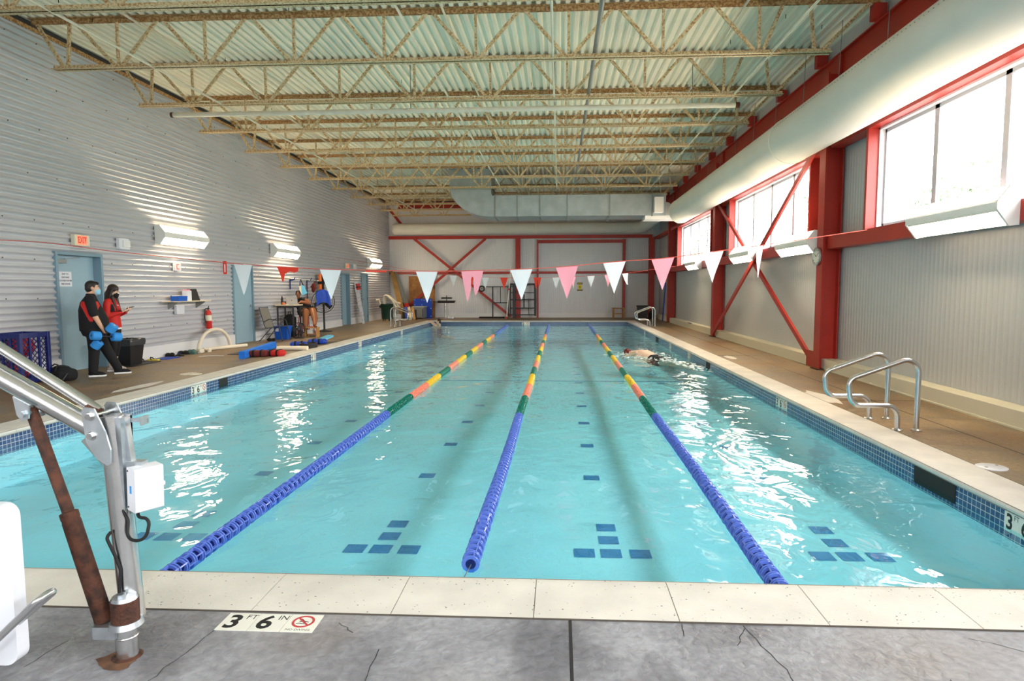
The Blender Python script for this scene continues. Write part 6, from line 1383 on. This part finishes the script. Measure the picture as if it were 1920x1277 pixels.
limb(b, [(.12, -.06, 1.36), (.195, -.07, 1.335), (.222, -.055, 1.27), (.25, -.02, 1.10)], [.07, .082, .08, .075]); limb(b, [(-.12, -.06, 1.36), (-.195, -.07, 1.335), (-.222, -.055, 1.27), (-.25, -.02, 1.10)], [.07, .082, .08, .075])
sh = blob(b, 'polo_shirt', ['black_cloth', 'red_cloth'], man, .010, 6, True)
iv = Matrix.Identity(4)
for p in sh.data.polygons:
    c = p.center
    if abs(c.x) > .09 and abs(c.x) < .214 and .96 < c.z < 1.30 and (-.225 + (1.29 - c.z) * .42) < c.y < (.10 - (1.29 - c.z) * .42): p.material_index = 1
b = MB(); b.M = MM; b.lathe([(.064, 1.385), (.075, 1.40), (.07, 1.43), (.06, 1.435)], 20, (0, -.05, 0), cap=False); obj(b, 'collar', 'black_cloth', man, True)
b = MB(); b.M = MM     # trousers
loft(b, [((0, -.03, .70), .17, .165), ((0, -.03, .78), .185, .195), ((0, -.02, .88), .19, .205)])
limb(b, [(.095, -.04, .80), (.105, -.045, .45), (.11, -.075, .10)], [.115, .088, .072]); limb(b, [(-.095, -.01, .80), (-.10, .13, .46), (-.10, .29, .11)], [.115, .088, .072])
blob(b, 'trousers', 'black_cloth', man, .011, 6, True)
trainer(man, MM, (.11, -.075, .078), -.05, 'black_cloth', 'sole', 1.02); trainer(man, MM, (-.10, .30, .078), .03, 'black_cloth', 'sole', 1.02)
b = MB(); b.M = MM @ HM; b.ball((0, -.024, .035), (.08, .094, .094), 16, 12); b.ball((0, -.045, -.01), (.077, .07, .08), 16, 12); b.ball((0, .045, .085), (.055, .045, .03)); b.ball((.068, -.002, .02), (.012, .03, .04)); b.ball((-.068, -.002, .02), (.012, .03, .04)); blob(b, 'hair', 'hair_black', man, .008, 4, True)
face_parts(man, MM, HM)
def mask(t, Mw, H, m):
    b = MB(); b.M = Mw @ H; b.ball((0, .058, -.06), (.057, .056, .058), 16, 12); b.caps((0, .1, -.03), (0, .095, -.085), .02, .025); mk = blob(b, 'face_mask', m, t, .007, 3, True)
    b = MB(); b.M = Mw @ H
    for q in (-1, 1):
        for z in (-.03, -.09): b.tube([(q * .052, .05, z), (q * .072, .01, -.02 + (z + .06) * .4), (q * .082, -.012, -.008)], .0025, 6)
    obj(b, 'ear_loop', m, mk, True)
mask(man, MM, HM, 'mask_blue')
def dumbbell(p, q, label):
    p, q = MM @ Vector(p), MM @ Vector(q); mid = (p + q) / 2; d = (q - p).normalized()
    t = thing('foam_dumbbell', label, 'dumbbell', mid, group='blue foam dumbbells')
    b = MB(); b.cyl(p, q, .016, n=12); obj(b, 'bar', 'black_plastic', t, True)
    for c, s in ((p, -1), (q, 1)):
        b = MB(); b.lathe([(.02, -.072), (.066, -.072), (.078, -.06), (.08, 0), (.078, .06), (.066, .072), (.024, .072), (.022, .066)], 26, c, d * s); obj(b, 'foam_head', 'foam_blue', t, True)
        b = MB(); b.cyl(c + d * s * .064, c + d * s * .0705, .022, n=14); obj(b, 'end_plug', 'black_plastic' if s < 0 else 'cream', t, True)
dumbbell((.36, -.01, .72), (.22, .285, .68), 'blue foam dumbbell held level in the right hand of the man')
dumbbell((.25, .0, .565), (.34, .225, .84), 'blue foam dumbbell held slanting up in the right hand of the man')

# --- woman in the red jacket, looking at her phone
BW, RW = Vector((-8.20, 11.24, 0)), math.radians(-76)
wom = thing('person', 'woman with long dark hair in red jacket, black mask and leggings, reading a phone', 'person', BW, RW)
MW = OM[wom.name]; HW = M_at((0, .035, 1.475), .0, -.38)
b = MB(); b.M = MW
head(b, HW, .95); loft(b, [((0, 0, .76), .15, .11), ((0, 0, .88), .155, .12), ((0, 0, 1.0), .125, .095), ((0, 0, 1.15), .14, .105), ((0, -.01, 1.27), .145, .075), ((0, 0, 1.33), .06, .05)])
limb(b, [(.085, 0, .8), (.085, .02, .44), (.09, -.02, .28), (.09, -.03, .08)], [.085, .055, .056, .034]); limb(b, [(-.085, 0, .8), (-.095, 0, .44), (-.10, -.04, .28), (-.105, -.05, .08)], [.085, .055, .056, .034])
limb(b, [(.155, -.01, 1.25), (.19, -.02, 1.02), (.09, .2, 1.10)], [.042, .038, .025]); limb(b, [(-.155, -.01, 1.25), (-.19, -.01, 1.02), (-.07, .21, 1.10)], [.042, .038, .025])
hand(b, (.088, .205, 1.105), (-.45, .85, .25), (-.3, .1, .9), .9, .75, thumb=(-.3, .2, 1)); hand(b, (-.068, .215, 1.105), (.45, .85, .25), (.3, .1, .9), .9, .6, thumb=(.3, .2, 1))
for q, yy in ((.09, -.03), (-.105, -.05)): b.caps((q, yy, .05), (q, yy + .11, .04), .03, .028)
blob(b, 'body', 'skin_pale', wom, .0075, 3, True)
b = MB(); b.M = MW
loft(b, [((0, 0, .80), .168, .132), ((0, 0, .9), .16, .125), ((0, 0, 1.02), .14, .115), ((0, .005, 1.15), .158, .125), ((0, -.005, 1.26), .155, .09), ((0, -.01, 1.33), .085, .065), ((0, -.01, 1.355), .06, .055)])
limb(b, [(.09, -.01, 1.30), (.15, -.01, 1.275), (.178, -.015, 1.22), (.195, -.02, 1.02), (.10, .18, 1.09)], [.05, .062, .062, .052, .038]); limb(b, [(-.09, -.01, 1.30), (-.15, -.01, 1.275), (-.178, -.01, 1.22), (-.195, -.01, 1.02), (-.085, .19, 1.09)], [.05, .062, .062, .052, .038])
jk = blob(b, 'jacket', ['red_cloth', 'black_cloth'], wom, .009, 5, True)
for p in jk.data.polygons:
    c = p.center
    if c.z < 1.02 and c.x > .03 and c.y < -.035: p.material_index = 1
    elif 1.1 < c.z < 1.235 and .115 < c.x < .165 and c.y > .02: p.material_index = 1
b = MB(); b.M = MW; b.hexa([(.05, .124, 1.205), (.09, .112, 1.215), (.09, .118, 1.225), (.05, .13, 1.215)], [(.05, .128, 1.205), (.09, .116, 1.215), (.09, .122, 1.225), (.05, .134, 1.215)]); obj(b, 'chest_logo', 'white_plastic', wom, True, sm=False)
b = MB(); b.M = MW; loft(b, [((0, 0, .775), .166, .13), ((0, 0, .81), .166, .13)]); obj(b, 'shirt_hem', 'white_paint', wom, True)
b = MB(); b.M = MW
loft(b, [((0, 0, .70), .155, .115), ((0, 0, .80), .16, .125)])
limb(b, [(.085, 0, .78), (.085, .02, .45), (.09, -.015, .30)], [.098, .068, .064]); limb(b, [(-.085, 0, .78), (-.095, 0, .45), (-.10, -.035, .30)], [.098, .068, .064])
blob(b, 'leggings', 'black_cloth', wom, .010, 5, True)
trainer(wom, MW, (.09, -.03, .078), -.1, 'shoe_beige', 'sole', .95); trainer(wom, MW, (-.105, -.05, .078), .3, 'shoe_beige', 'sole', .95)
b = MB(); b.M = MW @ HW @ Matrix.Scale(.95, 4); b.ball((0, -.02, .038), (.084, .1, .094), 16, 12); b.ball((0, -.055, -.05), (.082, .065, .11), 16, 12)
for q in (-1, 1): b.caps((q * .074, -.005, .0), (q * .085, .015, -.14), .026, .032)
b.M = MW
for q in (-1, 1): b.caps((q * .075, .04, 1.36), (q * .085, .10, 1.13), .036, .018)
b.caps((0, -.04, 1.42), (0, -.085, 1.2), .075, .045); b.caps((-.05, -.03, 1.40), (-.06, -.08, 1.2), .05, .04); b.caps((.05, -.03, 1.40), (.06, -.08, 1.2), .05, .04)
blob(b, 'hair', 'hair_brown', wom, .008, 4, True)
face_parts(wom, MW, HW, .95); mask(wom, MW, HW @ Matrix.Scale(.95, 4), 'black_cloth')
t = thing('phone', 'dark phone held in both hands of the woman in the red jacket', 'phone', MW @ Vector((0.01, .30, 1.155)))
b = MB(); b.M = MW @ Matrix.Translation((.01, .295, 1.165)) @ Matrix.Rotation(.32, 4, 'X'); b.rbox(-.038, .038, -.075, .075, -.004, .004, .01); obj(b, 'case', 'black_plastic', t, True)
b = MB(); b.M = MW @ Matrix.Translation((.01, .295, 1.165)) @ Matrix.Rotation(.32, 4, 'X'); b.box(-.034, .034, -.068, .068, .004, .005); obj(b, 'screen', 'ink_blue', t, True, sm=False)

# --- person working at the tall table
sp = thing('person', 'seated person in black vest and shorts at the laptop, one foot on the wooden step', 'person', (-8.4, 20.6, 0))
yw = math.atan2(-.25, -.97) + PI / 2; HS = M_at((-8.53, 20.38, 1.335), math.radians(-160), -.25)
b = MB(); head(b, HS, 1.0)
def stack(b, pts): 
    for (p, r), (q, s) in zip(pts, pts[1:]): b.caps(p, q, r, s, 16)
def torso(b, g=0.0):
    for dx in (-.085, 0, .085): b.caps((-8.40 + dx, 20.60, .80), (-8.43 + dx, 20.54, .95), .15 + g, .145 + g, 16); b.caps((-8.43 + dx, 20.54, .95), (-8.46 + dx, 20.48, 1.12), .145 + g, .105 + g, 16)
torso(b); b.caps((-8.60, 20.50, 1.135), (-8.32, 20.45, 1.135), .07, .07)
KA, KB = (-7.97, 20.15, .80), (-8.12, 19.95, .77); FA, FB = (-7.72, 19.66, .385), (-8.0, 19.62, .11)
limb(b, [(-8.30, 20.62, .775), KA, (-7.80, 19.88, .56), FA], [.15, .115, .10, .05]); limb(b, [(-8.46, 20.5, .775), KB, (-8.06, 19.76, .45), FB], [.15, .112, .098, .05])
for f, d in ((FA, (.06, -.10)), (FB, (.04, -.11))): b.caps((f[0], f[1] + .02, f[2] - .035), (f[0] + d[0] * 1.1, f[1] + d[1] * 1.1, f[2] - .05), .032, .024)
limb(b, [(-8.62, 20.48, 1.12), (-8.72, 20.16, 1.08), (-8.56, 19.84, 1.06)], [.066, .054, .036]); limb(b, [(-8.28, 20.44, 1.12), (-8.08, 20.16, 1.05), (-8.25, 19.92, 1.10)], [.07, .058, .04])
hand(b, (-8.56, 19.84, 1.06), (.5, -.8, 0), (0, 0, -1), .95, .3, thumb=(.6, .5, 0)); hand(b, (-8.25, 19.92, 1.10), (-.5, -.7, -.35), (-.2, 0, -1), .95, .3, thumb=(-.6, .5, 0))
blob(b, 'body', 'skin_brown', sp, .009, 4, True)
b = MB(); torso(b, .012); blob(b, 'vest', 'black_cloth', sp, .012, 5, True)
b = MB(); limb(b, [(-8.30, 20.62, .775), (-8.05, 20.35, .80)], [.168, .148]); limb(b, [(-8.46, 20.5, .775), (-8.22, 20.14, .78)], [.168, .145]); b.caps((-8.46, 20.6, .80), (-8.32, 20.64, .80), .155, .155); blob(b, 'shorts', 'black_cloth', sp, .012, 5, True)
b = MB(); b.M = HS; b.ball((0, -.026, .035), (.083, .098, .094), 16, 12); b.ball((0, -.05, -.02), (.078, .06, .08), 16, 12); b.ball((0, -.10, .03), .045); blob(b, 'hair', 'hair_black', sp, .009, 4, True)
face_parts(sp, Matrix.Identity(4), HS)
for f, d in ((FA, (.06, -.10)), (FB, (.04, -.11))):
    b = MB(); b.hexa([(f[0] - .03, f[1] + .05, f[2] - .078), (f[0] + .04, f[1] + .04, f[2] - .078), (f[0] + d[0] + .05, f[1] + d[1] - .02, f[2] - .08), (f[0] + d[0] - .03, f[1] + d[1] - .04, f[2] - .08)], [(f[0] - .03, f[1] + .05, f[2] - .06), (f[0] + .04, f[1] + .04, f[2] - .06), (f[0] + d[0] + .05, f[1] + d[1] - .02, f[2] - .066), (f[0] + d[0] - .03, f[1] + d[1] - .04, f[2] - .066)]); b.tube([(f[0] - .03 + d[0] * .6, f[1] + d[1] * .6, f[2] - .065), (f[0] + d[0] * .6, f[1] + d[1] * .6, f[2] - .012), (f[0] + .05 + d[0] * .6, f[1] + d[1] * .6, f[2] - .065)], .012, 8); obj(b, 'sandal', 'black_rubber', sp, True)

# --- swimmer in the right-hand lane
SW = Vector((2.02, 15.75, ZW)); RS = math.radians(48)
sw = thing('person', 'swimmer ploughing away in the right hand lane amid white splashes', 'person', SW, RS)
MS = OM[sw.name]; HH = M_at((0, .40, .03), 0, -1.0)
b = MB(); b.M = MS; head(b, HH, 1.0)
for dx in (-.1, 0, .1): b.caps((dx, .16, .02), (dx * .9, -.10, .04), .115, .115); b.caps((dx * .9, -.10, .04), (dx * .8, -.42, -.08), .115, .115)
limb(b, [(.2, .18, .0), (.3, .42, .0), (.24, .7, -.06)], [.06, .045, .032]); limb(b, [(-.2, .16, .0), (-.33, -.08, .12), (-.36, .16, .02)], [.06, .045, .032]); hand(b, (.24, .7, -.06), (0, 1, -.15), (0, 0, -1), 1, .1, thumb=(-1, 0, 0)); hand(b, (-.36, .16, .02), (0, .9, -.4), (0, 0, -1), 1, .15, thumb=(1, 0, 0))
limb(b, [(.09, -.5, -.09), (.1, -.9, -.14), (.1, -1.3, -.1)], [.09, .06, .04]); limb(b, [(-.09, -.5, -.09), (-.1, -.9, -.1), (-.1, -1.3, -.16)], [.09, .06, .04])
for q, z in ((.1, -.1), (-.1, -.16)): b.caps((q, -1.3, z), (q, -1.5, z - .03), .032, .025)
blob(b, 'body', 'skin_pale', sw, .010, 4, True)
b = MB(); b.M = MS
for dx in (-.085, 0, .085): b.caps((dx, -.34, -.055), (dx, -.54, -.09), .122, .115)
blob(b, 'swimsuit', 'black_cloth', sw, .014, 4, True)
b = MB(); b.M = MS @ HH; b.ball((0, -.02, .03), (.08, .097, .1), 16, 12); obj(b, 'swim_cap', 'dark_red', sw, True)
face_parts(sw, MS, HH)
b = MB()
for k in range(700):
    a = random.uniform(0, 2 * PI); d = abs(random.gauss(0, .42)); p = SW + Vector((d * math.cos(a) * .8, d * math.sin(a) * 1.0 + .15, abs(random.gauss(0, .09)) * max(.15, 1 - d) + .004)); r = random.uniform(.003, .009); b.ball(p, (r * 1.3, r * 1.3, r), 6, 4)
for k in range(160):
    a = random.uniform(0, 2 * PI); d = abs(random.gauss(0, .38)); p = SW + Vector((d * math.cos(a), d * math.sin(a) * 1.2 + .1, .004)); r = random.uniform(.01, .04); b.ball(p, (r * 1.5, r * 1.8, .007), 8, 4)
for k in range(90):
    s = random.uniform(0, 1); p = SW + Vector((.35 + s * .7 + random.gauss(0, .12), -.5 - s * 2.2 + random.gauss(0, .2), .003)); r = random.uniform(.01, .035); b.ball(p, (r * 1.4, r * 1.8, .006), 8, 4)
mat('foam_water', (0.95, 0.97, 1, 1), .3); tag(obj(b, 'splash_drops', 'foam_water'), 'white splash drops and foam around the swimmer', 'splash', kind='stuff')

# --- person holding on in the far left corner
fp = thing('person', 'dark haired person in the water at the far left corner, arms on the edge', 'person', (-5.55, 29.0, ZW))
HF = M_at((-5.57, 29.0, -.005), math.radians(100), -.05)
b = MB(); head(b, HF, 1.0)
for dy in (-.09, 0, .09): b.caps((-5.52, 29.0 + dy, -.3), (-5.5, 29.0 + dy, -.62), .11, .12)
limb(b, [(-5.54, 28.84, -.24), (-5.75, 28.75, -.14), (-5.93, 28.72, .03)], [.055, .042, .03]); limb(b, [(-5.54, 29.15, -.24), (-5.76, 29.1, -.12), (-5.93, 29.02, .03)], [.055, .042, .03])
hand(b, (-5.93, 28.72, .035), (-1, 0, -.1), (0, 0, -1), .95, .2, thumb=(0, 1, 0)); hand(b, (-5.93, 29.02, .035), (-1, 0, -.1), (0, 0, -1), .95, .2, thumb=(0, -1, 0))
limb(b, [(-5.5, 28.92, -.7), (-5.2, 28.85, -.72), (-4.85, 28.8, -.78)], [.09, .06, .05]); limb(b, [(-5.5, 29.08, -.7), (-5.2, 29.1, -.72), (-4.85, 29.12, -.78)], [.09, .06, .05])
blob(b, 'body', 'skin_pale', fp, .010, 4, True)
b = MB(); b.M = HF; b.ball((0, -.024, .03), (.082, .096, .098), 16, 12); b.ball((0, -.05, -.03), (.078, .06, .08), 16, 12); blob(b, 'hair', 'hair_brown', fp, .010, 4, True)
face_parts(fp, Matrix.Identity(4), HF)
b = MB()
for dy in (-.09, 0, .09): b.caps((-5.52, 29.0 + dy, -.36), (-5.5, 29.0 + dy, -.66), .118, .126)
blob(b, 'swimsuit', 'deep_blue', fp, .014, 4, True)
